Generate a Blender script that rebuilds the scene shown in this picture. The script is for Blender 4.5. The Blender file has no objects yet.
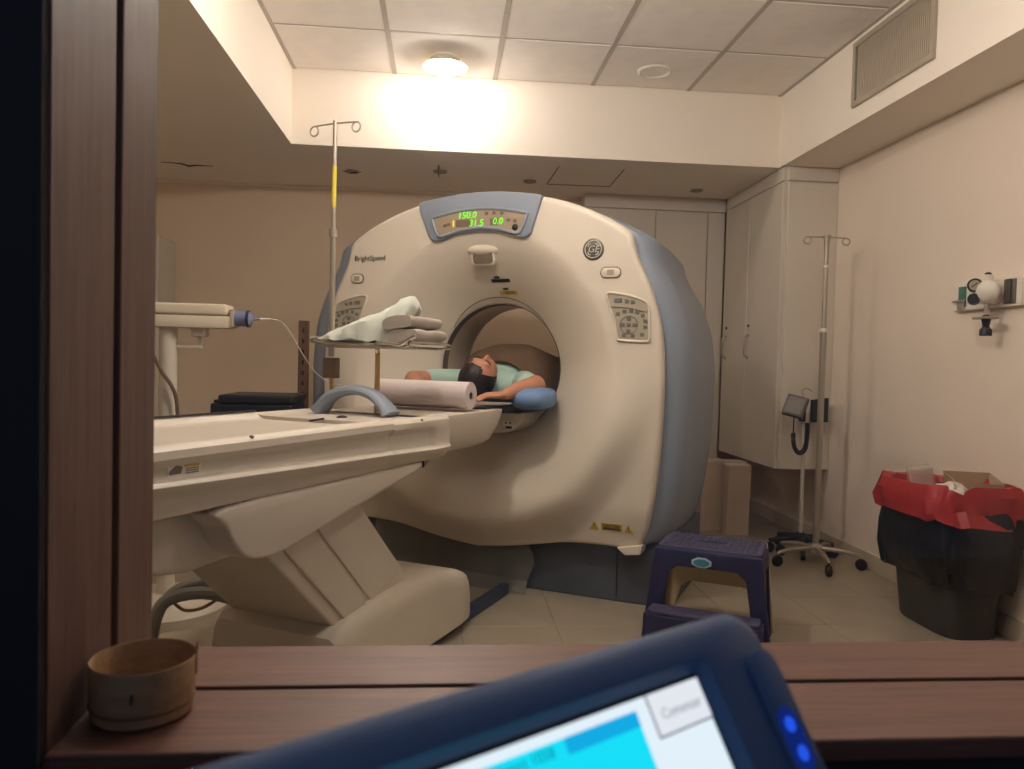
import bpy, bmesh, math, random
from mathutils import Vector, Matrix, noise
random.seed(7)
S = bpy.context.scene
COL = S.collection
PI = math.pi
R = math.radians

# ------------------------------------------------------------------ camera
def make_camera():
    f, yaw, pit, rol = 770.0, R(5.1), R(-1.75), R(1.45)
    fw = Vector((math.sin(yaw)*math.cos(pit), math.cos(yaw)*math.cos(pit), math.sin(pit)))
    r0 = Vector((math.cos(yaw), -math.sin(yaw), 0)); u0 = r0.cross(fw)
    r = r0*math.cos(rol) + u0*math.sin(rol); u = u0*math.cos(rol) - r0*math.sin(rol)
    cd = bpy.data.cameras.new('camera'); cam = bpy.data.objects.new('camera', cd); COL.objects.link(cam)
    m = Matrix((r, u, -fw)).transposed().to_4x4(); m.translation = Vector((0, 0, 1.12))
    cam.matrix_world = m
    cd.sensor_fit = 'HORIZONTAL'; cd.sensor_width = 36.0; cd.lens = f/1024*36
    cd.clip_start = .02; cd.clip_end = 60
    cd.dof.use_dof = True; cd.dof.focus_distance = 3.4; cd.dof.aperture_fstop = 9.5
    S.camera = cam
make_camera()
w = bpy.data.worlds.new('world'); S.world = w; w.use_nodes = True
w.node_tree.nodes['Background'].inputs[0].default_value = (.55, .66, 1.0, 1)
w.node_tree.nodes['Background'].inputs[1].default_value = .10
S.view_settings.view_transform = 'Standard'; S.view_settings.look = 'None'
S.view_settings.gamma = 1.0; S.view_settings.use_curve_mapping = False
S.view_settings.exposure = 0.82
S.cycles.diffuse_bounces = 8
LAMP_TINT = (1.0, .895, .80)
LAMPS = [(-.03, 4.37, 115., 0.), (-.03, 2.57, 285., .28), (1.158, 1.97, 105., .28), (-.03, 1.38, 100., .28)]

# ------------------------------------------------------------------ materials
def lin(c):
    return tuple(((v/255)/12.92 if v/255 <= .04045 else ((v/255+.055)/1.055)**2.4) for v in c)
MATS = {}
def mat(name, rgb, rough=.5, metal=0., var=.06, scale=6., bump=0., bscale=60., spec=.5, emit=None, estr=0., alpha=None, stretch=None, trans=0.):
    if name in MATS: return MATS[name]
    m = bpy.data.materials.new(name); m.use_nodes = True
    nt = m.node_tree; b = nt.nodes['Principled BSDF']
    c = lin(rgb)
    b.inputs['Roughness'].default_value = rough; b.inputs['Metallic'].default_value = metal
    b.inputs['Specular IOR Level'].default_value = spec
    tc = nt.nodes.new('ShaderNodeTexCoord'); mp = nt.nodes.new('ShaderNodeMapping')
    nt.links.new(tc.outputs['Object'], mp.inputs['Vector'])
    if stretch: mp.inputs['Scale'].default_value = stretch
    if var > 0:
        n = nt.nodes.new('ShaderNodeTexNoise'); n.inputs['Scale'].default_value = scale; n.inputs['Detail'].default_value = 5
        rp = nt.nodes.new('ShaderNodeValToRGB')
        rp.color_ramp.elements[0].position = .3; rp.color_ramp.elements[1].position = .7
        rp.color_ramp.elements[0].color = tuple(v*(1-var) for v in c)+(1,)
        rp.color_ramp.elements[1].color = tuple(min(1, v*(1+var)) for v in c)+(1,)
        nt.links.new(mp.outputs[0], n.inputs['Vector']); nt.links.new(n.outputs['Fac'], rp.inputs['Fac'])
        nt.links.new(rp.outputs[0], b.inputs['Base Color'])
    else:
        b.inputs['Base Color'].default_value = c+(1,)
    if bump > 0:
        n2 = nt.nodes.new('ShaderNodeTexNoise'); n2.inputs['Scale'].default_value = bscale; n2.inputs['Detail'].default_value = 4
        bp = nt.nodes.new('ShaderNodeBump'); bp.inputs['Strength'].default_value = bump; bp.inputs['Distance'].default_value = .005
        nt.links.new(mp.outputs[0], n2.inputs['Vector']); nt.links.new(n2.outputs['Fac'], bp.inputs['Height']); nt.links.new(bp.outputs[0], b.inputs['Normal'])
    if emit:
        b.inputs['Emission Color'].default_value = lin(emit)+(1,); b.inputs['Emission Strength'].default_value = estr
    if trans: b.inputs['Transmission Weight'].default_value = trans
    if alpha is not None: b.inputs['Alpha'].default_value = alpha
    MATS[name] = m
    return m
def emission(name, rgb, strength=1., raw=None):
    if name in MATS: return MATS[name]
    m = bpy.data.materials.new(name); m.use_nodes = True; nt = m.node_tree; nt.nodes.clear()
    o = nt.nodes.new('ShaderNodeOutputMaterial'); e = nt.nodes.new('ShaderNodeEmission')
    e.inputs[0].default_value = (raw or lin(rgb))+(1,); e.inputs[1].default_value = strength if strength > 5 else strength*.57
    nt.links.new(e.outputs[0], o.inputs[0]); MATS[name] = m; return m
def glass_mat():
    m = bpy.data.materials.new('window_glass'); m.use_nodes = True; nt = m.node_tree; nt.nodes.clear()
    o = nt.nodes.new('ShaderNodeOutputMaterial'); mx = nt.nodes.new('ShaderNodeMixShader'); t = nt.nodes.new('ShaderNodeBsdfTransparent'); g = nt.nodes.new('ShaderNodeBsdfGlossy')
    g.inputs['Roughness'].default_value = .02; mx.inputs[0].default_value = .018
    t.inputs[0].default_value = (.97, .97, .965, 1)
    nt.links.new(t.outputs[0], mx.inputs[1]); nt.links.new(g.outputs[0], mx.inputs[2]); nt.links.new(mx.outputs[0], o.inputs[0])
    MATS['glass'] = m; return m
def clear_plastic(name, rgb, fac, rough=.15):
    if name in MATS: return MATS[name]
    m = mat(name, rgb, rough, var=.05); nt = m.node_tree; o = [n for n in nt.nodes if n.type == 'OUTPUT_MATERIAL'][0]; b = nt.nodes['Principled BSDF']
    t = nt.nodes.new('ShaderNodeBsdfTransparent'); mx = nt.nodes.new('ShaderNodeMixShader'); mx.inputs[0].default_value = fac
    nt.links.new(t.outputs[0], mx.inputs[1]); nt.links.new(b.outputs[0], mx.inputs[2]); nt.links.new(mx.outputs[0], o.inputs[0]); return m
def wood(name, dark, light, axis=0, rough=.45):
    m = bpy.data.materials.new(name); m.use_nodes = True; nt = m.node_tree; b = nt.nodes['Principled BSDF']; b.inputs['Roughness'].default_value = rough
    tc = nt.nodes.new('ShaderNodeTexCoord'); mp = nt.nodes.new('ShaderNodeMapping'); nt.links.new(tc.outputs['Object'], mp.inputs[0])
    sc = [90., 90., 90.]; sc[axis] = 5.; mp.inputs['Scale'].default_value = sc
    n = nt.nodes.new('ShaderNodeTexNoise'); n.inputs['Scale'].default_value = 1.2; n.inputs['Detail'].default_value = 6; n.inputs['Roughness'].default_value = .65
    rp = nt.nodes.new('ShaderNodeValToRGB'); rp.color_ramp.elements[0].position = .3; rp.color_ramp.elements[1].position = .72
    rp.color_ramp.elements[0].color = lin(dark)+(1,); rp.color_ramp.elements[1].color = lin(light)+(1,)
    nt.links.new(mp.outputs[0], n.inputs[0]); nt.links.new(n.outputs['Fac'], rp.inputs[0]); nt.links.new(rp.outputs[0], b.inputs['Base Color'])
    bp = nt.nodes.new('ShaderNodeBump'); bp.inputs['Strength'].default_value = .12; bp.inputs['Distance'].default_value = .002
    nt.links.new(n.outputs['Fac'], bp.inputs['Height']); nt.links.new(bp.outputs[0], b.inputs['Normal'])
    MATS[name] = m; return m

WALL = mat('wall_paint', (236, 222, 206), .7, var=.03, scale=2., bump=.05, bscale=120)
BACKWALL = mat('back_wall_paint', (232, 212, 186), .75, var=.04, scale=1.5, bump=.05, bscale=120)
SOFFIT = mat('soffit_paint', (242, 233, 220), .75, var=.02, scale=2.)
TILE = mat('ceiling_tile', (245, 238, 230), .85, var=.04, scale=9., bump=.15, bscale=220)
TBAR = mat('ceiling_grid_metal', (186, 176, 166), .5, var=.03)
FLOORM = mat('floor_tile', (160, 150, 132), .38, var=.07, scale=5., bump=.03, bscale=40)
GROUT = mat('floor_grout', (120, 108, 92), .8)
CABM = mat('cabinet_laminate', (216, 208, 194), .45, var=.025, scale=2.)
CREAM = mat('cream_plastic', (223, 213, 196), .38, var=.02, scale=2.5)
CREAM2 = mat('table_cream_plastic', (212, 203, 188), .4, var=.03, scale=3.)
BLUEG = mat('blue_grey_plastic', (138, 148, 162), .42, var=.03, scale=2.)
DKBLUE = mat('dark_blue_metal', (84, 90, 102), .5, var=.12, scale=5.)
GREYP = mat('grey_panel_plastic', (172, 160, 140), .45, var=.03)
DARK = mat('dark_rubber', (24, 24, 28), .55, var=.1)
BLACK = mat('black_plastic', (30, 30, 34), .45, var=.08)
CHROME = mat('chrome_metal', (200, 196, 190), .22, 1., var=.03)
STEEL = mat('brushed_steel', (184, 174, 158), .38, .65, var=.05)
BRASS = mat('brass_metal', (206, 168, 106), .35, .55, var=.06)
WHITE = mat('white_plastic', (232, 226, 214), .4, var=.02)
YELLOW = mat('yellow_label', (214, 176, 60), .5, var=.04)
SKIN = mat('skin', (196, 138, 110), .5, var=.06, scale=12)
GREEN = emission('green_segments', (110, 235, 40), 1.9)
glass_mat()

# ------------------------------------------------------------------ helpers
def new_obj(name, bm, m, parent=None, smooth=False, weighted=False):
    me = bpy.data.meshes.new(name); bmesh.ops.recalc_face_normals(bm, faces=bm.faces); bm.to_mesh(me); bm.free()
    o = bpy.data.objects.new(name, me); COL.objects.link(o)
    if m: me.materials.append(m)
    if smooth:
        for p in me.polygons: p.use_smooth = True
        me.set_sharp_from_angle(angle=R(38))
    if parent: o.parent = parent
    return o
def tag(o, label=None, cat=None, group=None, kind=None):
    if label: o['label'] = label
    if cat: o['category'] = cat
    if group: o['group'] = group
    if kind: o['kind'] = kind
    return o
def thing(name, label, cat, loc=(0, 0, 0), rz=0., group=None):
    o = bpy.data.objects.new(name, None); COL.objects.link(o); o.location = loc; o.rotation_euler = (0, 0, rz); o.empty_display_size = .05
    return tag(o, label, cat, group)
def BM(): return bmesh.new()
def box(bm, x0, x1, y0, y1, z0, z1, bev=0., seg=2, mtx=None):
    t = bmesh.new(); bmesh.ops.create_cube(t, size=1)
    for v in t.verts: v.co = Vector((x0+(v.co.x+.5)*(x1-x0), y0+(v.co.y+.5)*(y1-y0), z0+(v.co.z+.5)*(z1-z0)))
    if bev > 0: bmesh.ops.bevel(t, geom=list(t.edges), offset=bev, segments=seg, profile=.5, affect='EDGES')
    merge(bm, t, mtx); return bm
def merge(bm, t, mtx=None):
    if mtx is not None: bmesh.ops.transform(t, matrix=mtx, verts=t.verts)
    vm = {}
    for v in t.verts: vm[v] = bm.verts.new(v.co)
    for f in t.faces:
        try: bm.faces.new([vm[v] for v in f.verts])
        except ValueError: pass
    t.free()
def loft(bm, secs, cap=True, closed=True):
    rings = [[bm.verts.new(p) for p in s] for s in secs]
    n = len(rings[0])
    for a, b in zip(rings, rings[1:]):
        for i in range(n if closed else n-1):
            j = (i+1) % n
            bm.faces.new((a[i], a[j], b[j], b[i]))
    if cap and closed:
        bm.faces.new(rings[0][::-1]); bm.faces.new(rings[-1])
    return rings
def smooth_path(pts, k=6, closed=False):
    pts = [Vector(p) for p in pts]; out = []; n = len(pts)
    rng = range(n if closed else n-1)
    for i in rng:
        p1, p2 = pts[i], pts[(i+1) % n]
        p0 = pts[i-1] if (i > 0 or closed) else p1*2-p2
        p3 = pts[(i+2) % n] if (i+2 < n or closed) else p2*2-p1
        for j in range(k):
            t = j/k
            out.append(.5*((2*p1)+(p2-p0)*t+(2*p0-5*p1+4*p2-p3)*t*t+(3*p1-p0-3*p2+p3)*t**3))
    if not closed: out.append(pts[-1])
    return out
def tube(bm, pts, r, seg=10, closed=False, flat=1.):
    pts = [Vector(p) for p in pts]; secs = []
    n = len(pts); up = None
    for i, p in enumerate(pts):
        if closed: d = pts[(i+1) % n]-pts[i-1]
        else: d = pts[min(i+1, n-1)]-pts[max(i-1, 0)]
        d.normalize()
        if up is None:
            up = Vector((0, 0, 1)) if abs(d.z) < .9 else Vector((1, 0, 0))
        a = d.cross(up).normalized(); up = a.cross(d).normalized()
        rr = r[i] if isinstance(r, (list, tuple)) else r
        secs.append([p+a*math.cos(2*PI*k/seg)*rr*flat+up*math.sin(2*PI*k/seg)*rr for k in range(seg)])
    if closed: secs.append(secs[0]); loft(bm, secs, cap=False); bmesh.ops.remove_doubles(bm, verts=bm.verts, dist=1e-6)
    else: loft(bm, secs)
    return bm
def cyl(bm, p0, p1, r0, r1=None, seg=20):
    return tube(bm, [p0, p1], [r0, r0 if r1 is None else r1], seg)
def lathe(bm, prof, seg=32, mtx=None, cap=True):
    t = bmesh.new()
    secs = [[Vector((r*math.cos(2*PI*k/seg), r*math.sin(2*PI*k/seg), z)) for k in range(seg)] for r, z in prof]
    loft(t, secs, cap=cap); merge(bm, t, mtx); return bm
def sphere(bm, c, r, u=20, v=12, mtx=None):
    t = bmesh.new(); bmesh.ops.create_uvsphere(t, u_segments=u, v_segments=v, radius=1)
    rr = r if isinstance(r, (tuple, list)) else (r, r, r)
    M = Matrix.Translation(Vector(c)) @ (mtx if mtx is not None else Matrix()) @ Matrix.Diagonal((rr[0], rr[1], rr[2], 1))
    merge(bm, t, M); return bm
def prism(bm, poly, a, b, axis='y', bev=0., seg=2, mtx=None):
    """poly of 2-D points, extruded from a to b along axis."""
    t = bmesh.new()
    def P(p, c):
        return {'x': (c, p[0], p[1]), 'y': (p[0], c, p[1]), 'z': (p[0], p[1], c)}[axis]
    A = [t.verts.new(P(p, a)) for p in poly]; B = [t.verts.new(P(p, b)) for p in poly]
    n = len(poly); t.faces.new(A); t.faces.new(B[::-1])
    for i in range(n): t.faces.new((A[i], B[i], B[(i+1) % n], A[(i+1) % n]))
    if bev > 0:
        bmesh.ops.recalc_face_normals(t, faces=t.faces)
        bmesh.ops.bevel(t, geom=list(t.edges), offset=bev, segments=seg, profile=.5, affect='EDGES')
    merge(bm, t, mtx); return bm
def rrect(x0, x1, z0, z1, r, k=5):
    out = []
    for cx, cz, a in ((x1-r, z1-r, 0), (x0+r, z1-r, 90), (x0+r, z0+r, 180), (x1-r, z0+r, 270)):
        for i in range(k+1): out.append((cx+r*math.cos(R(a+90*i/k)), cz+r*math.sin(R(a+90*i/k))))
    return out
def text(name, s, size, m, parent, M, extrude=.0008, shear=0., align='CENTER', conform=None):
    c = bpy.data.curves.new(name, 'FONT'); c.body = s; c.size = size; c.extrude = extrude; c.align_x = align; c.align_y = 'CENTER'; c.shear = shear; c.resolution_u = 3
    o = bpy.data.objects.new(name, c); COL.objects.link(o)
    dg = bpy.context.evaluated_depsgraph_get(); me = bpy.data.meshes.new_from_object(o.evaluated_get(dg))
    bpy.data.objects.remove(o); bpy.data.curves.remove(c)
    me.transform(M)
    if conform:
        for v in me.vertices: v.co.y += conform(v.co.x, v.co.z)
    me.materials.clear(); me.materials.append(m)
    o = bpy.data.objects.new(name, me); COL.objects.link(o); o.parent = parent
    return o
FACE = Matrix.Rotation(R(90), 4, 'X')            # text plane facing local -y
def ctree(o, loc=None, rz=None, label=None):
    c = o.copy(); COL.objects.link(c)
    if loc is not None: c.location = loc
    if rz is not None: c.rotation_euler = (0, 0, rz)
    if label: c['label'] = label
    for ch in o.children:
        d = ch.copy(); COL.objects.link(d); d.parent = c
        for g in ch.children:
            e = g.copy(); COL.objects.link(e); e.parent = d
    return c
def struct(name, bm, m, parent=None, smooth=False, label=None):
    o = new_obj(name, bm, m, parent, smooth)
    if parent is None: o['kind'] = 'structure'
    if label: o['label'] = label
    return o

# ------------------------------------------------------------------ room shell
XL, XR, YB, YF = -2.7, 2.41, 5.79, .806          # left / right walls, back wall, scanner side of the window wall
ZC, ZS = 2.80, 2.36
SX0, SX1, SY = -.92, 2.045, 4.655
fl = struct('floor', box(BM(), XL-.2, XR+.2, -1.6, YB+.2, -.12, -.006), GROUT, label='beige tiled floor of the scanner room')
TS = .40
tm = None
ix = 0
x = XL
tile_me = {}
nx = int((XR-XL)/TS)+1; ny = int((YB-YF)/TS)+1
for i in range(nx):
    for j in range(ny):
        x0, y0 = XL+i*TS, YF+j*TS
        x1, y1 = min(x0+TS, XR), min(y0+TS, YB)
        if x1-x0 < .03 or y1-y0 < .03: continue
        key = (round(x1-x0, 3), round(y1-y0, 3))
        if key not in tile_me:
            b = BM(); box(b, .001, key[0]-.001, .001, key[1]-.001, -.006, 0, .0008, 1)
            o = new_obj('floor_tile', b, FLOORM, fl); tile_me[key] = o.data
        else:
            o = bpy.data.objects.new('floor_tile', tile_me[key]); COL.objects.link(o); o.parent = fl
        o.location = (x0, y0, 0)
struct('wall_right', box(BM(), XR, XR+.12, -1.6, YB+.12, 0, 3.0), WALL)
struct('wall_left', box(BM(), XL-.12, XL, YF, YB+.12, 0, 3.0), WALL)
struct('wall_back', box(BM(), XL, XR, YB, YB+.12, 0, 3.0), BACKWALL)
bm = BM(); box(bm, XR-.012, XR, YF+.02, YB, 0, .095, .003)
struct('baseboard_right', bm, mat('baseboard_paint', (196, 182, 162), .5))
bm = BM(); box(bm, XL, XR-.013, YB-.012, YB, 0, .095, .003)
struct('baseboard_back', bm, MATS['baseboard_paint'])
# soffit ring around the raised tiled ceiling
bm = BM()
box(bm, XL, SX0, YF, YB, ZS, 2.99); box(bm, SX0, SX1, SY, YB, ZS, 2.99); box(bm, SX1, XR, YF, YB, ZS, 2.99)
sof = struct('ceiling_soffit', bm, SOFFIT, label='plastered soffit dropping around the tiled ceiling')
ce = struct('ceiling', box(BM(), SX0, SX1, YF, SY, ZC+.02, ZC+.12), mat('ceiling_void', (120, 112, 104), .9), label='suspended ceiling of square white tiles')
cw = (SX1-SX0)/5
rows = [SY-.597*k for k in range(7)]
rows.append(YF)
tile_me = {}
for i in range(5):
    for j in range(len(rows)-1):
        y1, y0 = rows[j], rows[j+1]; ln = y1-y0
        if ln < .05: continue
        key = round(ln, 3)
        if key not in tile_me:
            b = BM(); box(b, .012, cw-.012, .012, ln-.012, 0, .014, .002, 1)
            o = new_obj('ceiling_tile', b, TILE, ce); tile_me[key] = o.data
        else:
            o = bpy.data.objects.new('ceiling_tile', tile_me[key]); COL.objects.link(o); o.parent = ce
        o.location = (SX0+i*cw, y0, ZC)
for i in range(6):
    x = SX0+i*cw
    b = BM(); box(b, x-.013, x+.013, YF, SY, ZC-.002, ZC+.016) if 0 < i < 5 else box(b, x if i == 0 else x-.022, x+.022 if i == 0 else x, YF, SY, ZC-.004, ZC+.016)
    new_obj('grid_bar', b, TBAR, ce)
DG = mat('grid_shadow_gap', (92, 80, 70), .8)
for j in range(len(rows)-1):
    y = rows[j]
    for i in range(5):
        x0 = SX0+i*cw+.014; x1 = SX0+(i+1)*cw-.014
        b = BM(); box(b, x0, x1, y-.0115 if j else y-.016, y+.0115 if j else y, ZC+.004, ZC+.016)
        new_obj('cross_bar', b, TBAR, ce)
# soffit details: small recessed spots, access hatch, cracks
for (x, y) in ((-.639, 5.26), (-.053, 5.15), (.562, 5.31), (1.754, 5.35)):
    b = BM(); lathe(b, [(.0, ZS-.001), (.034, ZS-.001), (.045, ZS-.008), (.045, ZS+.004), (.0, ZS+.004)], 20, Matrix.Translation((x, y, 0)), cap=False)
    o = new_obj('recessed_spot', b, mat('spot_trim', (150, 140, 126), .4), sof, True); 
b = BM()
for a, c in (((.69, 5.37), (1.13, 5.36)), ((1.13, 5.36), (1.12, 4.88)), ((.69, 5.37), (.70, 4.88))):
    tube(b, [(a[0], a[1], ZS), (c[0], c[1], ZS)], .004, 4)
new_obj('access_hatch_seam', b, mat('seam_line', (120, 108, 96), .8), sof)
CR = mat('crack_line', (70, 56, 46), .9)
b = BM(); tube(b, [(-1.87, 5.25, ZS), (-1.80, 5.25, ZS), (-1.74, 5.27, ZS), (-1.71, 5.32, ZS), (-1.66, 5.29, ZS), (-1.55, 5.30, ZS)], [.004, .005, .008, .011, .008, .003], 5); new_obj('plaster_crack', b, CR, sof)
b = BM(); tube(b, [(-.70, 5.27, ZS), (-.66, 5.30, ZS), (-.62, 5.28, ZS), (-.58, 5.27, ZS)], [.004, .009, .009, .003], 5); new_obj('plaster_crack', b, CR, sof)
b = BM(); tube(b, [(-.06, 5.0, ZS), (-.065, 5.2, ZS), (-.06, 5.32, ZS)], [.006, .004, .003], 5); new_obj('plaster_crack', b, CR, sof)
# wall-ceiling moulding on the back wall (left)
b = BM(); box(b, XL, .99, YB-.02, YB, ZS-.018, ZS, .004); tag(new_obj('trim_1', b, SOFFIT), kind='structure')


# lamps: globes under the ceiling
BULB = emission('lit_globe', (255, 255, 255), 1., raw=LAMP_TINT)
def lamp(x, y, e, dr, label):
    t = thing('ceiling_lamp', label, 'ceiling lamp', (x, y, ZC), 0, 'ceiling globe lamps')
    b = BM(); lathe(b, [(0, 0), (.085, 0), (.085, -.008), (.06, -.02), (.03, -.028), (0, -.028)], 32, cap=False); new_obj('lamp_base', b, WHITE, t, True)
    if dr: b = BM(); cyl(b, (0, 0, -.02), (0, 0, -.03-dr), .008, seg=12); new_obj('added_drop_rod', b, WHITE, t, True)  # rod added so the out-of-view lamps throw more light onto the ceiling
    else: b = BM(); lathe(b, [(.035, -.024), (.08, -.034), (.125, -.052), (.128, -.050), (.082, -.030), (.035, -.020)], 36, cap=False); new_obj('added_light_shield', b, WHITE, t, True)  # dish added to block the globe's light from the ceiling tile
    m = emission('lit_globe_%d' % int(e), (255, 255, 255), e, raw=LAMP_TINT)
    b = BM(); sphere(b, (0, 0, -.068-dr), .045, 20, 12); new_obj('globe', b, m, t, True)
    return t
names = ['lit globe lamp on the ceiling tile nearest the soffit', 'lit globe lamp over the scanner table', 'lit globe lamp over the floor right of the table',
         'lit globe lamp near the window over the table end']
for (x, y, e, dr), nm in zip(LAMPS, names): lamp(x, y, e, dr, nm)
t = thing('ceiling_speaker', 'round white unlit disc set in a ceiling tile', 'ceiling fixture', (1.165, 4.375, ZC))
b = BM(); lathe(b, [(.098, .002), (.098, -.006), (.088, -.012), (.078, -.006), (.078, .002)], 40, cap=False); new_obj('trim_ring', b, WHITE, t, True)
b = BM(); lathe(b, [(0, -.005), (.078, -.005), (.078, .002), (0, .002)], 40, cap=False); new_obj('grille', b, TILE, t, True)

# air vent in the right soffit face
t = thing('air_vent', 'metal air vent with upright slats high on the right soffit', 'air vent', (SX1, 3.455, 2.445))
FRM = mat('vent_frame', (178, 166, 150), .4, .3)
b = BM(); y0, y1, z1 = -.325, .335, .325
for a in ((y0, y1, 0, .028), (y0, y1, z1-.028, z1), ): box(b, -.016, 0, a[0], a[1], a[2], a[3], .003)
box(b, -.016, 0, y0, y0+.026, .028, z1-.028, .003); box(b, -.016, 0, y1-.026, y1, .028, z1-.028, .003)
new_obj('frame', b, FRM, t)
b = BM(); box(b, -.0015, 0, y0+.02, y1-.02, .02, z1-.02); new_obj('backing', b, mat('vent_dark', (96, 86, 76), .6), t)
b = BM(); box(b, -.010, -.002, -.003, .003, .024, z1-.024)
bmesh.ops.rotate(b, cent=(-.005, 0, 0), matrix=Matrix.Rotation(R(28), 3, 'Z'), verts=b.verts)
sl = new_obj('slat', b, mat('vent_slat', (190, 178, 160), .35, .4), t); sl.location.y = y0+.036
k = 1
while y0+.036+k*.0145 < y1-.03:
    o = sl.copy(); COL.objects.link(o); o.location.y = y0+.036+k*.0145; k += 1

# ------------------------------------------------------------------ window wall (control room side)
WX0, WX1, WZ0, WZ1 = -.29, 1.35, .818, 2.02
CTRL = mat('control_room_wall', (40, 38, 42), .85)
bm = BM(); y0, y1 = .598, YF
box(bm, XL, WX0-.0008, .585, .598, 0, 3.0); box(bm, WX1+.0008, XR, .585, .598, 0, 3.0)
box(bm, XL, WX0-.02, y0, y1, 0, 3.0); box(bm, WX1+.02, XR, y0, y1, 0, 3.0); box(bm, WX0-.02, WX1+.02, y0, y1, 0, WZ0-.02); box(bm, WX0-.02, WX1+.02, y0, y1, WZ1+.02, 3.0)
struct('wall_front', bm, CTRL)
WH = wood('window_wood_rail', (92, 60, 48), (126, 84, 66), 0)
WV = wood('window_wood_upright', (90, 66, 58), (122, 92, 80), 2)
win = bpy.data.objects.new('window_1', None); COL.objects.link(win); tag(win, 'brown wooden observation window frame with clear pane', kind='structure')
b = BM(); box(b, WX0-.018, WX1+.018, .592, .7045, WZ0-.019, WZ0, .0025); new_obj('sill_board', b, WH, win)
b = BM(); box(b, WX0-.018, WX1+.018, .7085, YF, WZ0-.019, WZ0+.0012, .0015); new_obj('rear_sill_board', b, WH, win)
for x0, x1 in ((WX0-.019, WX0), (WX1, WX1+.019)):
    b = BM(); box(b, x0, x1, .592, .709, WZ0, WZ1, .002); new_obj('jamb', b, WV, win)
    b = BM(); box(b, x0, x1, .7225, YF, WZ0, WZ1, .0015); new_obj('rear_jamb', b, WV, win)
b = BM(); box(b, WX0, WX0+.0016, .5935, .624, WZ0, WZ1, .0006, 1); new_obj('jamb_lip', b, WV, win)
b = BM(); box(b, WX0-.018, WX1+.018, .592, .709, WZ1, WZ1+.019, .002); new_obj('head_board', b, WH, win)
b = BM(); box(b, WX0-.018, WX1+.018, .7225, YF, WZ1, WZ1+.019, .002); new_obj('rear_head_board', b, WH, win)
b = BM(); box(b, WX0-.012, WX1+.012, .7055, .7085, WZ0-.012, WZ1+.012); new_obj('pane', b, MATS['glass'], win)

# ------------------------------------------------------------------ cabinets in the back right corner
t = thing('wall_cabinet', 'tall pale laminate cabinet hung on the right wall behind the drip stand', 'cabinet', (0, 0, 0))
CX, CY0, CY1, CZ0, CZ1 = 2.062, 4.62, 5.585, .49, ZS-.002
b = BM(); box(b, CX+.02, XR-.001, CY0, CY1, CZ0, CZ1, .002); new_obj('body', b, CABM, t)
b = BM(); box(b, CX+.03, XR-.001, CY0-.016, CY0, CZ0, 2.265, .003); new_obj('end_panel', b, CABM, t)
b = BM(); box(b, CX+.022, XR-.001, CY0-.02, CY0, 2.275, CZ1, .003); new_obj('end_frieze', b, CABM, t)
b = BM(); box(b, CX, CX+.02, CY0, CY1, 2.275, CZ1, .002); new_obj('frieze', b, CABM, t)
for k, (ya, yb, yh) in enumerate(((CY0+.002, 5.135, 5.20), (5.143, CY1-.002, 5.57))):
    b = BM(); box(b, CX, CX+.019, ya, yb, CZ0, 2.27, .003); d = new_obj('door', b, CABM, t)
    yh = (5.09, 5.50)[k]
    b = BM(); tube(b, smooth_path([(CX, yh, 1.18), (CX-.028, yh, 1.20), (CX-.03, yh, 1.26), (CX-.028, yh, 1.32), (CX, yh, 1.34)], 5), .006, 8); new_obj('handle', b, STEEL, d, True)
    b = BM(); cyl(b, (CX, yh, 1.40), (CX-.008, yh, 1.40), .009, seg=14); new_obj('lock', b, BLACK, d, True)
t = thing('back_cabinet', 'pale cabinet front on the back wall behind the scanner', 'cabinet')
BY = 5.60
b = BM(); box(b, 1.0, CX, BY+.02, YB-.015, .10, CZ1, .002); new_obj('body', b, CABM, t)
b = BM(); box(b, 1.0, CX+.004, BY, BY+.02, 2.262, CZ1, .002); new_obj('frieze', b, CABM, t)
for xa, xb in ((1.004, 1.531), (1.538, 1.925), (1.932, CX-.002)):
    b = BM(); box(b, xa, xb, BY+.002, BY+.02, .10, 2.255, .003); new_obj('door', b, CABM, t)
t = thing('tall_locker', 'pale upright locker at the far left of the back wall', 'cabinet')
b = BM(); box(b, XL+.01, -1.945, 5.45, YB-.015, 0, 1.92, .006); new_obj('body', b, CABM, t)
b = BM(); box(b, XL+.02, -1.955, 5.432, 5.45, .06, 1.90, .004); new_obj('door', b, CABM, t)

# ------------------------------------------------------------------ CT gantry
GX, GY, PH = .163, 3.770, R(28)
gan = thing('ct_scanner_gantry', 'large cream ring shaped body scanner with blue grey sides', 'scanner', (GX, GY, 0), -PH)
ZI, RB = 1.08, .335
half = [(0, 1.93), (.18, 1.922), (.345, 1.895), (.48, 1.855), (.60, 1.805), (.69, 1.755), (.738, 1.722), (.757, 1.69), (.764, 1.645), (.788, 1.58), (.842, 1.465), (.882, 1.345), (.902, 1.23), (.913, 1.053), (.908, .786), (.89, .561), (.865, .4), (.84, .32), (.80, .275), (.62, .272), (.45, .262), (.22, .222), (0, .195)]
hp = [(p.x, p.y) for p in smooth_path([(a, b, 0) for a, b in half], 5)]
outline = hp + [(-a, b) for a, b in hp[-2:0:-1]]
NT = 192
def radial(poly, th):
    dx, dz = math.cos(th), math.sin(th); best = 0
    n = len(poly)
    for i in range(n):
        x1, z1 = poly[i][0], poly[i][1]-ZI; x2, z2 = poly[(i+1) % n][0], poly[(i+1) % n][1]-ZI
        ex, ez = x2-x1, z2-z1
        den = dx*ez-dz*ex
        if abs(den) < 1e-9: continue
        tt = (x1*ez-z1*ex)/den; ss = (x1*dz-z1*dx)/den
        if tt > 0 and -1e-6 <= ss <= 1+1e-6: best = max(best, tt)
    return best
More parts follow.
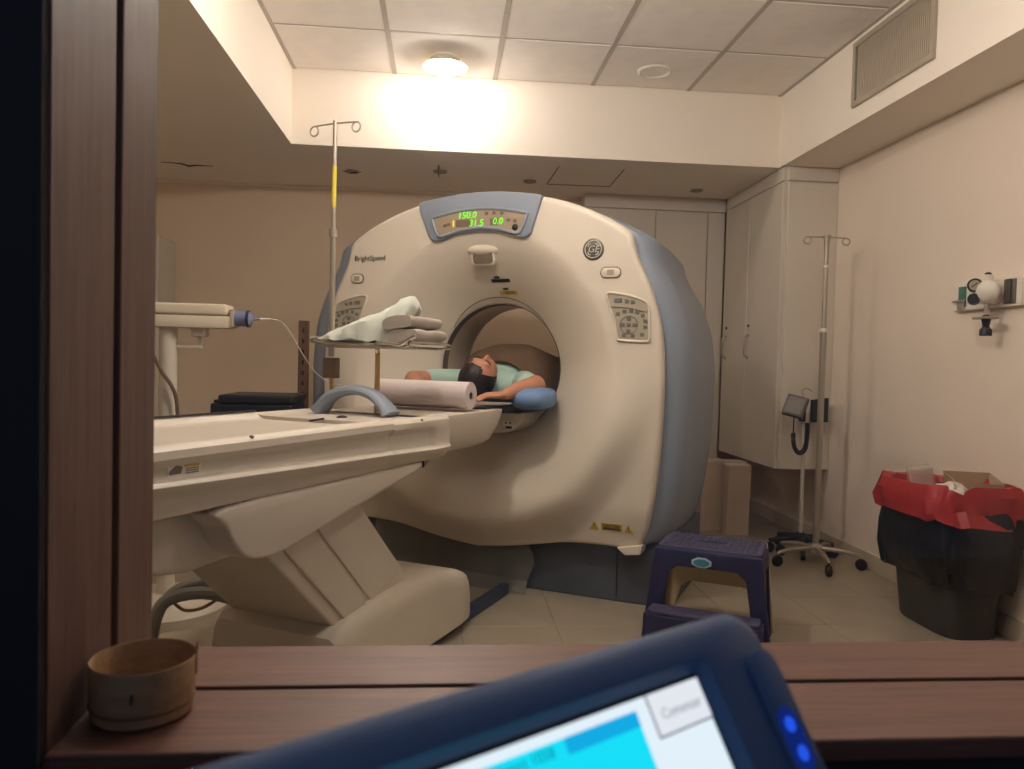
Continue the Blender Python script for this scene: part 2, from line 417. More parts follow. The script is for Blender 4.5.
RO = [radial(outline, 2*PI*k/NT) for k in range(NT)]
def sstep(a, b, x):
    t = max(0, min(1, (x-a)/(b-a))); return t*t*(3-2*t)
CD = .27
def fd(x, z):
    """depth of the front cover behind its front plane"""
    dx, dz = x, z-ZI; r = math.hypot(dx, dz); s = -dz/max(r, 1e-6)
    amt = .075*sstep(-.2, .6, s)
    d = -amt*sstep(.92, .74, r)*1.0
    rc = .68+.05*sstep(-.3, .8, s)
    q = max(0., (rc-r)/(rc-RB))
    d += (CD+amt)*(q**1.45) if q < 1 else CD+amt
    d += .05*sstep(1.0, .2, z)*sstep(.3, .0, z-.2)   # lower lip curls back
    return d
b = BM(); NR = 44
rings = []
secs = []
for j in range(NR+1):
    q = j/NR; sec = []
    for k in range(NT):
        th = 2*PI*k/NT; r = RB+(RO[k]-.022-RB)*q
        x, z = r*math.cos(th), ZI+r*math.sin(th); sec.append((x, fd(x, z), z))
    secs.append(sec)
for (ins, dd) in ((.010, .003), (.003, .010), (0, .022), (0, .06), (.01, .09)):
    sec = []
    for k in range(NT):
        th = 2*PI*k/NT; r = RO[k]-ins; x, z = r*math.cos(th), ZI+r*math.sin(th)
        rr = RO[k]-.022; sec.append((x, fd(rr*math.cos(th), ZI+rr*math.sin(th))+dd, z))
    secs.append(sec)
loft(b, secs, cap=False)
new_obj('front_cover', b, CREAM, gan, True)
def bsec(d, sx, st, sb, lx=None):
    out = []
    for k in range(NT):
        th = 2*PI*k/NT; x, z = RO[k]*math.cos(th), RO[k]*math.sin(th)
        z = z*st if z > 0 else z*sb
        out.append((x*(sx if x > 0 or lx is None else lx), d, ZI+z))
    return out
def circ(d, r): return [(r*math.cos(2*PI*k/NT), d, ZI+r*math.sin(2*PI*k/NT)) for k in range(NT)]
b = BM()
loft(b, [bsec(.05, .96, .96, .96), bsec(.052, .995, .985, .985), bsec(.058, 1.035, .985, .98, 1.09), bsec(.09, 1.08, .98, .97, 1.145), bsec(.12, 1.105, .976, .97, 1.165), bsec(.15, 1.115, .972, .97, 1.17), bsec(.24, 1.125, .955, .97, 1.17), bsec(.45, 1.14, .94, .97, 1.165), bsec(.70, 1.135, .915, .97, 1.15), bsec(.84, 1.09, .88, .95), bsec(.90, 1.03, .84, .93), circ(.905, RB+.24)], cap=False)
new_obj('side_cover', b, BLUEG, gan, True)
b = BM(); loft(b, [circ(CD-.012, RB+.002), circ(CD+.012, RB+.012), circ(CD+.03, RB+.014), circ(CD+.05, RB-.005)], cap=False); new_obj('bore_ring', b, mat('bore_ring_plastic', (96, 84, 74), .4), gan, True)
b = BM(); loft(b, [circ(CD+.05, RB-.004), circ(.56, RB-.004), circ(.60, RB+.004), circ(.70, RB+.06), circ(.84, RB+.17), circ(.905, RB+.24)], cap=False); new_obj('bore_liner', b, mat('bore_liner_plastic', (214, 202, 180), .35, var=.02), gan, True)
b = BM()
prism(b, [(-.88, .11), (.88, .11), (.96, .18), (.97, .80), (.8, .86), (-.8, .86), (-.97, .80), (-.96, .18)], 0, .33, 'z', .006); new_obj('base', b, DKBLUE, gan)
for sxx in (.70, -.2):
    b = BM(); box(b, sxx, sxx+.003, .106, .1105, .02, .29); new_obj('base_seam', b, DARK, gan)
# display head
def conf(off):
    return lambda x, z: fd(x, z)-off
def plate(name, poly, thick, off, m, parent, bev=.004):
    b = BM(); prism(b, poly, -thick, 0, 'y', bev)
    for v in b.verts: v.co.y += -off
    o = new_obj(name, b, m, parent, True); return o
topz = lambda x: 1.932-.31*x*x
dp = [(x/20*.332-.008, topz(x/20*.332-.008)+.002) for x in range(-20, 21)]
dp += [(.312, 1.86), (.288, 1.785), (.27, 1.725), (.243, 1.705), (.21, 1.708), (.12, 1.738), (0, 1.748), (-.12, 1.738), (-.21, 1.708), (-.245, 1.705), (-.275, 1.725), (-.30, 1.785), (-.333, 1.86)]
b = BM(); prism(b, dp, -.016, .035, 'y', .006, 3); dsp = new_obj('display_housing', b, BLUEG, gan, True)
ip = [(x/12*.255-.004, 1.853-.55*(x/12*.255)**2) for x in range(-12, 13)] + [(.232, 1.76), (.215, 1.730), (.19, 1.726), (.1, 1.754), (0, 1.763), (-.1, 1.754), (-.2, 1.726), (-.222, 1.73), (-.24, 1.76)]
b = BM(); tube(b, [(x, -.018, z) for x, z in ip], .008, 8, closed=True); new_obj('window_rim', b, BLUEG, dsp, True)
b = BM(); prism(b, ip, -.019, -.012, 'y'); new_obj('display_window', b, mat('display_window_plastic', (168, 150, 128), .3), dsp)
def seg(name, s, size, x, z, m=GREEN):
    return text(name, s, size, m, dsp, Matrix.Translation((x, -.0205, z)) @ FACE, shear=.12)
seg('digits', '150.0', .046, -.065, 1.823); seg('digits', '31.5', .046, -.015, 1.783); seg('digits', '0.0', .044, .10, 1.787)
DB = mat('display_print', (120, 104, 86), .5)
b = BM(); box(b, -.125, -.045, -.0205, -.019, 1.768, 1.803); new_obj('dark_field', b, DB, dsp)
b = BM(); box(b, .06, .10, -.0205, -.019, 1.77, 1.803); new_obj('dark_field', b, DB, dsp)
b = BM(); box(b, -.142, -.134, -.0215, -.019, 1.77, 1.803); new_obj('amber_segment', b, emission('amber', (220, 190, 60), 1.5), dsp)
for k, (x, z) in enumerate(((.04, 1.828), (.08, 1.828), (.12, 1.825), (.155, 1.79), (.19, 1.785), (-.165, 1.783), (-.185, 1.778))):
    b = BM(); box(b, x-.009, x+.009, -.0205, -.019, z-.007, z+.007, .002, 1); new_obj('indicator', b, DB, dsp)
b = BM(); lathe(b, [(0, .002), (.014, .0015), (.016, 0), (.0, 0)], 16, Matrix.Translation((.19, -.019, 1.755)) @ FACE, cap=False); new_obj('knob', b, DARK, dsp, True)
# laser port under the display
b = BM(); sphere(b, (-.006, fd(0, 1.67)+.034, 1.668), (.115, .05, .038), 28, 16); new_obj('laser_hood', b, CREAM, gan, True)
b = BM(); prism(b, rrect(-.068, .058, 1.588, 1.662, .02), -.005, .02, 'y', .004)
for v in b.verts: v.co.y += fd(0, 1.63)+(v.co.z-1.63)*-.25-.016
lp = new_obj('laser_port_rim', b, CREAM, gan, True)
b = BM(); prism(b, rrect(-.058, .048, 1.596, 1.654, .016), -.004, .0, 'y')
for v in b.verts: v.co.y += fd(0, 1.63)+(v.co.z-1.63)*-.25-.0205
new_obj('laser_window', b, mat('smoked_window', (120, 108, 92), .25), lp)
# stickers over the bore
def decal(name, x0, x1, z0, z1, m, off=.0025, parent=gan, nx=8, nz=4):
    b = BM(); g = [[b.verts.new((x0+(x1-x0)*i/nx, fd(x0+(x1-x0)*i/nx, z0+(z1-z0)*j/nz)-off, z0+(z1-z0)*j/nz)) for i in range(nx+1)] for j in range(nz+1)]
    g2 = [[b.verts.new(v.co+Vector((0, .0018, 0))) for v in r] for r in g]
    for j in range(nz):
        for i in range(nx):
            b.faces.new((g[j][i], g[j][i+1], g[j+1][i+1], g[j+1][i])); b.faces.new((g2[j][i], g2[j+1][i], g2[j+1][i+1], g2[j][i+1]))
    for i in range(nx): b.faces.new((g[0][i], g2[0][i], g2[0][i+1], g[0][i+1])); b.faces.new((g[nz][i], g[nz][i+1], g2[nz][i+1], g2[nz][i]))
    for j in range(nz): b.faces.new((g[j][0], g[j+1][0], g2[j+1][0], g2[j][0])); b.faces.new((g[j][nx], g2[j][nx], g2[j+1][nx], g[j+1][nx]))
    return new_obj(name, b, m, parent)
decal('warning_strip', -.005, .10, 1.515, 1.53, DARK); decal('warning_tab', .015, .045, 1.532, 1.543, DARK)
decal('caution_strip', .02, .125, 1.457, 1.475, YELLOW); decal('caution_tab', .045, .075, 1.480, 1.489, DARK)
text('caution_text', 'CAUTION', .014, DARK, gan, Matrix.Translation((.08, -.006, 1.466)) @ FACE, conform=fd)
# inset plate over the bore (outline of a lens shape)
b = BM(); up_arc = [((RB+.004+.028*math.sin(PI*k/24)**.8)*math.cos(R(38+104*k/24)), ZI+(RB+.004+.028*math.sin(PI*k/24)**.8)*math.sin(R(38+104*k/24))) for k in range(25)]
tube(b, [(x, fd(x, z)-.0005, z) for x, z in up_arc], .0022, 6); new_obj('inset_seam', b, mat('seam_brown', (110, 92, 74), .6), gan, True)
# round emblem, name, buttons
LX, LZ = .576, 1.64
EM = mat('emblem_dark', (96, 95, 86), .4, .2); EL = mat('emblem_light', (204, 198, 184), .4)
b = BM(); lathe(b, [(0, .004), (.044, .004), (.05, .002), (.05, 0), (0, 0)], 36, Matrix.Translation((LX, -.001, LZ)) @ FACE, cap=False); em = new_obj('emblem', b, EM, gan, True)
b = BM(); tube(b, [(LX+.039*math.cos(2*PI*k/32), -.006, LZ+.039*math.sin(2*PI*k/32)) for k in range(32)], .0025, 6, closed=True); new_obj('emblem_ring', b, EL, em, True)
text('emblem_letters', 'GE', .045, EL, em, Matrix.Translation((LX, -.006, LZ)) @ FACE, shear=.25)
for k in range(4):
    b = BM(); a0 = PI/4+k*PI/2; tube(b, [(LX+.031*math.cos(a0+q*.35)*(1-.12*abs(q)), -.006, LZ+.031*math.sin(a0+q*.35)*(1-.12*abs(q))) for q in (-1, -.5, 0, .5, 1)], .0025, 6); new_obj('emblem_swirl', b, EL, em, True)
text('name_lettering', 'BrightSpeed', .039, mat('print_dark', (60, 52, 46), .5), gan, Matrix.Translation((-.630, -.0015, 1.633)) @ FACE)
def oval_button(x, z, w, h, nm):
    b = BM(); pts = rrect(x-w, x+w, z-h, z+h, h*.95, 6); tube(b, [(p[0], -.002, p[1]) for p in pts], .004, 6, closed=True); o = new_obj('button_ring', b, mat('seam_brown', (110, 92, 74), .6), gan, True)
    b = BM(); prism(b, rrect(x-w, x+w, z-h, z+h, h*.95, 6), -.006, .004, 'y', .002); new_obj('button_cap', b, CREAM, o, True)
    b = BM(); box(b, x-.016, x+.016, -.0075, -.005, z-.012, z+.012); new_obj('button_icon', b, GREYP, o)
oval_button(.661, 1.533, .045, .022, ''); oval_button(-.705, 1.530, .036, .022, '')
KB = mat('key_print', (116, 116, 108), .5); KP = mat('keypad_panel', (178, 168, 148), .45)
def keypad(mirror):
    sg = -1 if mirror else 1
    P4 = [(.645, 1.437), (.70, 1.437), (.79, 1.415), (.838, 1.385), (.846, 1.30), (.848, 1.235), (.83, 1.222), (.72, 1.226), (.70, 1.236), (.688, 1.30), (.66, 1.38)]
    P4 = [(p.x*sg, p.y) for p in smooth_path([(a, c, 0) for a, c in P4], 3, closed=True)]
    b = BM(); prism(b, P4, -.004, .006, 'y'); o = new_obj('keypad', b, KP, gan)
    b = BM(); tube(b, [(x, -.004, z) for x, z in P4], .006, 8, closed=True); new_obj('keypad_rim', b, CREAM, o, True)
    b = BM(); tube(b, [(x, -.0065, z) for x, z in ((sg*.668, 1.378), (sg*.75, 1.372), (sg*.835, 1.352))], .002, 5); new_obj('keypad_line', b, KB, o)
    def key(x, z, w, h):
        b = BM(); prism(b, rrect(sg*x-w, sg*x+w, z-h, z+h, min(w, h)*.5, 3), -.0075, -.003, 'y', .001, 1); new_obj('key', b, KB, o)
    for x, z in ((.70, 1.345), (.73, 1.356), (.762, 1.358), (.79, 1.352), (.815, 1.338), (.828, 1.312), (.828, 1.285), (.815, 1.252), (.732, 1.248), (.772, 1.246)): key(x, z, .009, .008)
    for x, z in ((.752, 1.322), (.752, 1.268), (.725, 1.295), (.779, 1.295), (.752, 1.295)): key(x, z, .0095, .0085)
    key(.70, 1.405, .018, .010); key(.74, 1.402, .009, .009); key(.768, 1.398, .009, .009)
    b = BM(); tube(b, [(sg*.752+.04*math.cos(2*PI*k/24), -.0055, 1.295+.04*math.sin(2*PI*k/24)) for k in range(24)], .0018, 5, closed=True); new_obj('key_ring', b, KB, o)
keypad(False); keypad(True)
# bottom right caution label
def tri(x, z, s):
    b = BM(); prism(b, [(x-s, z-s*.8), (x+s, z-s*.8), (x, z+s)], -.003, 0, 'y')
    for v in b.verts: v.co.y += fd(v.co.x, v.co.z)
    o = new_obj('warning_triangle', b, YELLOW, gan); text('warning_mark', '!', s*1.5, DARK, o, Matrix.Translation((x, -.0042, z-s*.1)) @ FACE, conform=fd)
tri(.612, .368, .022); tri(.775, .368, .022)
lb = decal('caution_label', .645, .745, .352, .385, YELLOW)
text('caution_text', 'CAUTION', .018, DARK, lb, Matrix.Translation((.695, -.005, .375)) @ FACE, conform=fd)
for z in (.364, .358): b = BM(); box(b, .655, .735, -.0045, -.003, z-.0015, z+.0015); [setattr(v.co, 'y', v.co.y+fd(v.co.x, v.co.z)) for v in b.verts]; new_obj('caution_line', b, DARK, lb)
b = BM(); prism(b, [(.72, .275), (.84, .30), (.83, .255), (.76, .245)], .02, .12, 'y', .004); new_obj('cover_latch', b, CREAM, gan)
# patient support rail inside the bore
b = BM(); secs = []
for q, (d, hw, zt, zb) in enumerate(((.075, .20, .862, .765), (.085, .215, .865, .755), (.16, .235, .866, .75), (.60, .235, .866, .75))):
    secs.append([(hw*math.cos(a), d, zt+(zb-zt)*abs(math.sin(a))**.8 if math.sin(a) < 0 else zt) for a in [PI+PI*k/14 for k in range(15)]])
loft(b, secs); rail = new_obj('bore_rail', b, CREAM, gan, True)
b = BM(); prism(b, rrect(.120, .168, .800, .824, .003), .066, .078, 'y'); lb = new_obj('rail_label', b, mat('label_white', (246, 244, 238), .5, var=0), rail)
for xx in (.132, .155):
    b = BM(); box(b, xx-.005, xx+.005, .064, .067, .812, .819); new_obj('label_mark', b, DARK, lb)
b = BM(); box(b, .13, .16, .070, .080, .788, .798); new_obj('rail_socket', b, DARK, rail)

# ------------------------------------------------------------------ scanner table (local x across, local -y toward the window end)
tab = thing('patient_table', 'long cream motorised scanner table on a slanted leg', 'table', (GX, GY, 0), -PH)
def tsec(tt, rib, top=.92, k=1., zmid=.84):
    h = [(.0, .893), (.2, .893), (.235, .895), (.248, .902), (.258, .914), (.272, top), (.29, top-.003), (.302, top-.014), (.304, top-.032), (.296, top-.044), (.286, top-.052),
         (.284, rib+.028), (.290, rib+.014), (.304, rib+.008), (.310, rib), (.306, rib-.010), (.294, rib-.022), (.284, rib-.034), (.274, .755), (.255, .748), (.0, .745)]
    full = [(-a, z) for a, z in h[:0:-1]] + h
    full = [(a, z) for a, z in h] + [(-a, z) for a, z in h[-2:0:-1]]
    return [(a*k, -tt, zmid+(z-zmid)*k) for a, z in full]
b = BM()
loft(b, [tsec(2.75, .845), tsec(2.74, .845), tsec(1.9, .822), tsec(1.25, .806)])
new_obj('side_cover', b, CREAM2, tab, True)
def esec(tt, rib, k=1., rec=1.):
    top = .915; zmid = .84
    h = [(.0, .905), (.2, .905), (.235, .906), (.25, .908), (.258, .912), (.272, top), (.29, top-.003), (.302, top-.014), (.304, top-.032), (.304-.008*rec, top-.044), (.304-.018*rec, top-.052),
         (.304-.02*rec, rib+.028), (.304-.014*rec, rib+.014), (.305, rib+.008), (.310, rib), (.306, rib-.010), (.294, rib-.022), (.284, rib-.034), (.274, .755), (.255, .748), (.0, .745)]
    full = h + [(-a, z) for a, z in h[-2:0:-1]]
    return [(a*k, -tt, zmid+(z-zmid)*k) for a, z in full]
b = BM(); loft(b, [esec(1.249, .806), esec(1.0, .798), esec(.985, .797, 1, .8), esec(.968, .797, 1, .35), esec(.95, .797, 1, .05), esec(.88, .797, 1., 0), esec(.85, .797, .988, 0), esec(.835, .797, .96, 0), esec(.83, .797, .92, 0)])
new_obj('front_cover', b, CREAM2, tab, True)
b = BM(); tube(b, smooth_path([(-.03, -1.252, .898), (-.015, -1.262, .900), (.0, -1.262, .903), (.03, -1.255, .909)], 5), .0035, 6); tube(b, [(-.262, -1.26, .922), (-.262, -2.7, .924)], .004, 6); new_obj('cover_seam', b, DARK, tab, True)
# cradle carrier running into the scanner
b = BM(); secs = []
for tt, k in ((.95, .98), (.6, .98), (.38, .98), (.32, .965), (.30, .93)):
    pf = [(-.272, .905), (.272, .905), (.274, .885), (.266, .83), (.245, .775), (.21, .752), (-.21, .752), (-.245, .775), (-.266, .83), (-.274, .885)]
    secs.append([(x*k, -tt-(z-.84)*-.55*(1 if tt < .5 else 0), .905+(z-.905)*k) for x, z in pf])
loft(b, secs); new_obj('cradle_carrier', b, CREAM2, tab, True)
b = BM(); secs = []
for tt in (.36, .2, -.4, -1.0):
    secs.append([(x, -tt, z) for x, z in ((-.215, .915), (-.12, .907), (0, .905), (.12, .907), (.215, .915), (.217, .906), (.17, .872), (0, .866), (-.17, .872), (-.217, .906))])
loft(b, secs); new_obj('cradle', b, mat('cradle_black', (40, 40, 46), .4), tab, True)
# arched handle across the end of the tray
b = BM(); pts = smooth_path([(-.17, -1.01, .915), (-.135, -1.01, .958), (-.08, -1.01, .988), (-.01, -1.01, .998), (.06, -1.01, .985), (.11, -1.01, .95), (.14, -1.01, .912)], 6)
n_ = len(pts)
tube(b, pts, [.019+.008*abs(2*i/(n_-1)-1)**2 for i in range(n_)], 12, flat=1.); 
for v in b.verts: v.co.y = -1.01+(v.co.y+1.01)*1.9
new_obj('arch_handle', b, BLUEG, tab, True)
b = BM(); sphere(b, (.02, -1.14, .905), (.018, .022, .008), 16, 8); new_obj('knob', b, DARK, tab, True)
for (x, y, z) in ((.297, -1.06, .905), (-.05, -1.9, .893), (.292, -1.9, .915)):
    b = BM(); sphere(b, (x, y, z), (.006, .007, .005), 10, 6); new_obj('screw', b, mat('screw_metal', (120, 104, 84), .5, .5), tab, True)
# pod panel below the tray
pod = [(-1.98, .748), (-1.5, .752), (-1.017, .752), (-1.016, .738), (-1.306, .68), (-1.614, .627), (-1.764, .598), (-1.878, .602), (-1.939, .646), (-1.97, .70)]
pod = [(p.x, p.y) for p in smooth_path([(a, c, 0) for a, c in pod], 3, closed=True)]
b = BM(); prism(b, pod, -.285, .287, 'x', .010, 3); new_obj('pod_panel', b, CREAM2, tab, True)
b = BM(); box(b, -.25, .268, -1.90, -1.0, .742, .756); new_obj('painted_gap_shade', b, DARK, tab)  # dark strip stands in for the shade between pod and table underside
b = BM(); box(b, .2845, .2885, -1.03, -1.018, .735, .757, .001); new_obj('hinge_pin', b, DARK, tab)
# body behind the pod and slanted leg
b = BM(); prism(b, [(-2.62, .748), (-1.30, .748), (-1.30, .66), (-1.75, .60), (-2.00, .585), (-2.10, .60), (-2.62, .66)], -.22, .20, 'x', .02, 3); new_obj('lift_body', b, CREAM2, tab, True)
b = BM(); prism(b, [(-1.92, .745), (-1.385, .745), (-1.0, .355), (-.90, .20), (-1.34, .20)], -.21, .20, 'x', .010, 3); new_obj('slanted_leg', b, CREAM2, tab, True)
b = BM(); prism(b, [(-1.80, .70), (-1.63, .70), (-1.232, .285), (-1.37, .285)], .195, .211, 'x', .005, 2); new_obj('leg_panel', b, CREAM2, tab)
b = BM(); prism(b, [(-1.612, .70), (-1.36, .70), (-1.025, .37), (-1.214, .30)], .195, .208, 'x', .005, 2); new_obj('leg_panel', b, CREAM2, tab)
# foot
b = BM(); secs = []
ft = [(.47, .13, .7), (.48, .19, .88), (.53, .232, .96), (.62, .268, 1.), (.80, .302, 1.), (1.0, .312, 1.), (1.2, .308, 1.), (1.36, .292, 1.), (1.43, .275, 1.), (1.46, .25, .985), (1.47, .20, .97)]
for tt, zt, k in ft:
    hw = .252*k
    secs.append([(hw*sx, -tt, z) for sx, z in ((1, .045), (1.0, zt-.075), (.985, zt-.04), (.94, zt-.012), (.86, zt), (-.86, zt), (-.94, zt-.012), (-.985, zt-.04), (-1, zt-.075), (-1, .045))])
loft(b, secs); new_obj('foot', b, CREAM2, tab, True)
for xa in (-.20, .165):
    b = BM(); box(b, xa, xa+.042, -1.40, -.02, 0, .05, .004); new_obj('floor_rail', b, mat('rail_blue', (52, 66, 96), .45), tab)
# curved pedal bars at the outer end of the foot
PED = mat('pedal_grey', (150, 152, 148), .45)
b = BM(); tube(b, smooth_path([(-.30, -1.16, .17), (-.33, -1.26, .235), (-.37, -1.38, .29), (-.42, -1.47, .29), (-.44, -1.51, .25), (-.45, -1.53, .14), (-.45, -1.54, .02)], 6), .021, 10, flat=1.4); pb = new_obj('pedal_bar', b, PED, tab, True)
b = BM(); lathe(b, [(0, .0), (.05, .0), (.056, .03), (.056, .15), (.045, .19), (.02, .205), (0, .205)], 24, Matrix.Translation((-.285, -1.20, 0)) @ Matrix.Rotation(R(-12), 4, 'X'), cap=False); new_obj('pedal_hub', b, CREAM2, pb, True)
b = BM(); tube(b, smooth_path([(-.46, -1.235, .28), (-.47, -1.33, .295), (-.48, -1.42, .28), (-.49, -1.50, .20)], 6), .018, 10); pb2 = new_obj('pedal_bar', b, PED, tab, True)
b = BM(); sphere(b, (-.455, -1.20, .245), .036, 16, 10); new_obj('pedal_ball', b, mat('ball_navy', (40, 44, 56), .5), pb2, True)
b = BM(); tube(b, smooth_path([(-.42, -1.46, .27), (-.41, -1.42, .235), (-.39, -1.36, .23), (-.36, -1.30, .26)], 6), .006, 6); new_obj('pedal_cable', b, mat('cable_tan', (170, 142, 100), .5), pb, True)
b = BM(); tube(b, smooth_path([(.20, -1.392, .258), (.0, -1.392, .252), (-.20, -1.385, .246)], 4), .004, 6); sphere(b, (-.2, -1.40, .25), .014, 12, 8); new_obj('foot_cable', b, DARK, tab, True)
# label on the table side
b = BM(); box(b, .284, .2875, -2.155, -2.06, .846, .873, .0005, 1); lb = new_obj('table_label', b, WHITE, tab)
b = BM(); prism(b, [(-2.15, .851), (-2.118, .851), (-2.112, .866), (-2.13, .871), (-2.152, .858)], .2872, .2882, 'x'); new_obj('label_picture', b, mat('label_grey', (120, 110, 98), .6), lb)
b = BM(); box(b, .2872, .2882, -2.108, -2.063, .864, .872); new_obj('label_header', b, YELLOW, lb)
for k in range(3): b = BM(); box(b, .2872, .2882, -2.104, -2.066, .849+k*.005, .8515+k*.005); new_obj('label_line', b, MATS['label_grey'], lb)
# dust sheet under the gantry front
b = BM(); secs = []
for i in range(9):
    q = i/8; secs.append([(-.62+q*.90+.02*math.sin(j*1.3+q*3), .09-.03*(1-j/8)-.12*max(0, j/8-.75)*4*(.4+.5*q), .30-.30*min(1, j/7)+.004*math.sin(5*q+j)+.006) for j in range(9)])
g = BM(); loft(g, secs, cap=False, closed=False); bmesh.ops.solidify(g, geom=list(g.faces), thickness=.002)
o = new_obj('plastic_sheet', g, clear_plastic('grey_film', (176, 174, 168), .55, .3), None, True); o.location = (GX, GY, 0); o.rotation_euler = (0, 0, -PH)
tag(o, 'translucent grey plastic sheet hanging below the scanner ring', 'plastic sheet')

# ------------------------------------------------------------------ things on the table
def G(x, y, z):   # gantry-local to world
    c, s = math.cos(-PH), math.sin(-PH); return (GX+x*c-y*s, GY+x*s+y*c, z)
t = thing('paper_roll', 'thick roll of white couch paper lying across the table', 'paper roll', G(0, -.55, 0), -PH)
PAPER = mat('couch_paper', (214, 202, 198), .75, var=.02)
b = BM(); M = Matrix.Translation((-.20, 0, .972)) @ Matrix.Rotation(R(90), 4, 'Y')
lathe(b, [(.016, 0), (.055, 0), (.057, .002), (.057, .436), (.055, .438), (.016, .438)], 40, M, cap=False); new_obj('roll', b, PAPER, t, True)
b = BM(); lathe(b, [(.016, .002), (.016, .436), (.012, .436), (.012, .002), (.016, .002)], 24, M, cap=False); new_obj('core', b, mat('cardboard_core', (120, 100, 84), .8), t, True)
b = BM()
secs = []
for i in range(13):
    q = i/12; tt = .60-.62*q; secs.append([(-.2+.4*j/8+.012*math.sin(q*5+j), -tt, .9185+.004*math.sin(3*j+7*q)) for j in range(9)])
loft(b, secs, cap=False, closed=False); bmesh.ops.solidify(b, geom=list(b.faces), thickness=.0015)
o = new_obj('paper_sheet', b, PAPER, None, True); o.location = (GX, GY, 0); o.rotation_euler = (0, 0, -PH); tag(o, 'white couch paper laid on the cradle under the arms', 'paper sheet')
b = BM(); M = Matrix.Translation((.30, .02, .945)) @ Matrix.Rotation(R(12), 4, 'Z')
sphere(b, (0, 0, 0), 1, 28, 18)
for v in b.verts:
    c = v.co; f = lambda a, p: math.copysign(abs(a)**p, a)
    c.x, c.y, c.z = f(c.x, .6)*.095, f(c.y, .6)*.20, f(c.z, .7)*.052*(1+.04*math.sin(9*c.x+7*c.y))
bmesh.ops.transform(b, matrix=M, verts=b.verts)
o = new_obj('cushion', b, mat('blue_cushion', (112, 144, 186), .7, bump=.3, bscale=25), None, True); o.location = (GX, GY, 0); o.rotation_euler = (0, 0, -PH); tag(o, 'puffy blue cushion under the right arm of the patient', 'cushion')

# ------------------------------------------------------------------ drip pole with wire tray beside the table
t = thing('tray_pole', 'tall chrome drip pole with wire tray standing over the table', 'drip stand', G(0, 0, 0), -PH)
px, py = -.205, -.90
b = BM(); cyl(b, (px, py, 1.12), (px, py, 1.60), .0115, seg=16); new_obj('lower_pole', b, STEEL, t, True)
b = BM(); cyl(b, (px, py, 1.60), (px, py, 2.035), .0085, seg=14); new_obj('upper_pole', b, STEEL, t, True)
b = BM(); cyl(b, (px, py, 1.585), (px, py, 1.615), .016, seg=14); new_obj('collar', b, STEEL, t, True)
b = BM(); cyl(b, (px, py, 1.70), (px, py, 1.86), .0092, seg=14); new_obj('yellow_tape', b, mat('tape_yellow', (206, 186, 70), .6), t, True)
def hook(sg, z, cx, cy):
    pts = [(cx, cy, z), (cx+sg*.05, cy, z-.001), (cx+sg*.095, cy, z-.003)] + [(cx+sg*(.098+.019*math.sin(a)), cy, z-.022+.019*math.cos(a)) for a in [PI*2*k/14 for k in range(14)]]
    return pts
b = BM(); tube(b, hook(1, 2.025, px, py), .0035, 8); tube(b, hook(-1, 2.025, px, py), .0035, 8); new_obj('hook_bar', b, STEEL, t, True)
b = BM(); box(b, px-.026, px+.03, py-.02, py+.02, 1.035, 1.115, .005); new_obj('clamp', b, mat('clamp_brown', (128, 106, 84), .45, .3), t)
b = BM(); cyl(b, (px+.004, py, .915), (px+.004, py, 1.04), .008, seg=12); new_obj('rod', b, BRASS, t, True)
lx = .035
b = BM(); tube(b, smooth_path([(lx, -.94, .912), (lx, -.94, 1.0), (lx, -.94, 1.08), (lx, -.94, 1.14)], 4), .010, 10); new_obj('leg', b, BRASS, t, True)
b = BM(); tube(b, smooth_path([(lx, -.94, 1.13), (lx+.004, -.95, 1.158), (lx+.03, -.985, 1.172), (lx+.09, -.992, 1.172), (lx+.13, -.992, 1.168), (lx+.155, -.992, 1.182), (lx+.19, -.99, 1.20)], 5), .008, 10); new_obj('front_rail', b, CHROME, t, True)
b = BM()
z = 1.172; x0, x1, y0, y1 = -.225, .20, -.98, -.70
fr = [(x0, y0, z+.02), (x0+.03, y0, z), (x1-.03, y0, z-.012), (x1, y0, z+.005), (x1, y1, z+.005), (x1-.03, y1, z-.012), (x0+.03, y1, z), (x0, y1, z+.02)]
tube(b, smooth_path(fr, 3, closed=True), .006, 8, closed=True); new_obj('tray_frame', b, CHROME, t, True)
for k in range(9):
    yy = y0+(y1-y0)*(k+.5)/9
    b = BM(); tube(b, [(x0+.02, yy, z+.004), (x1-.02, yy, z-.012)], .003, 6); new_obj('tray_wire', b, CHROME, t, True)
b = BM(); box(b, x0+.02, x1-.03, y0+.01, y1-.01, z-.017, z-.007, .003); new_obj('tray_plate', b, mat('tray_steel', (170, 154, 130), .35, .6), t)
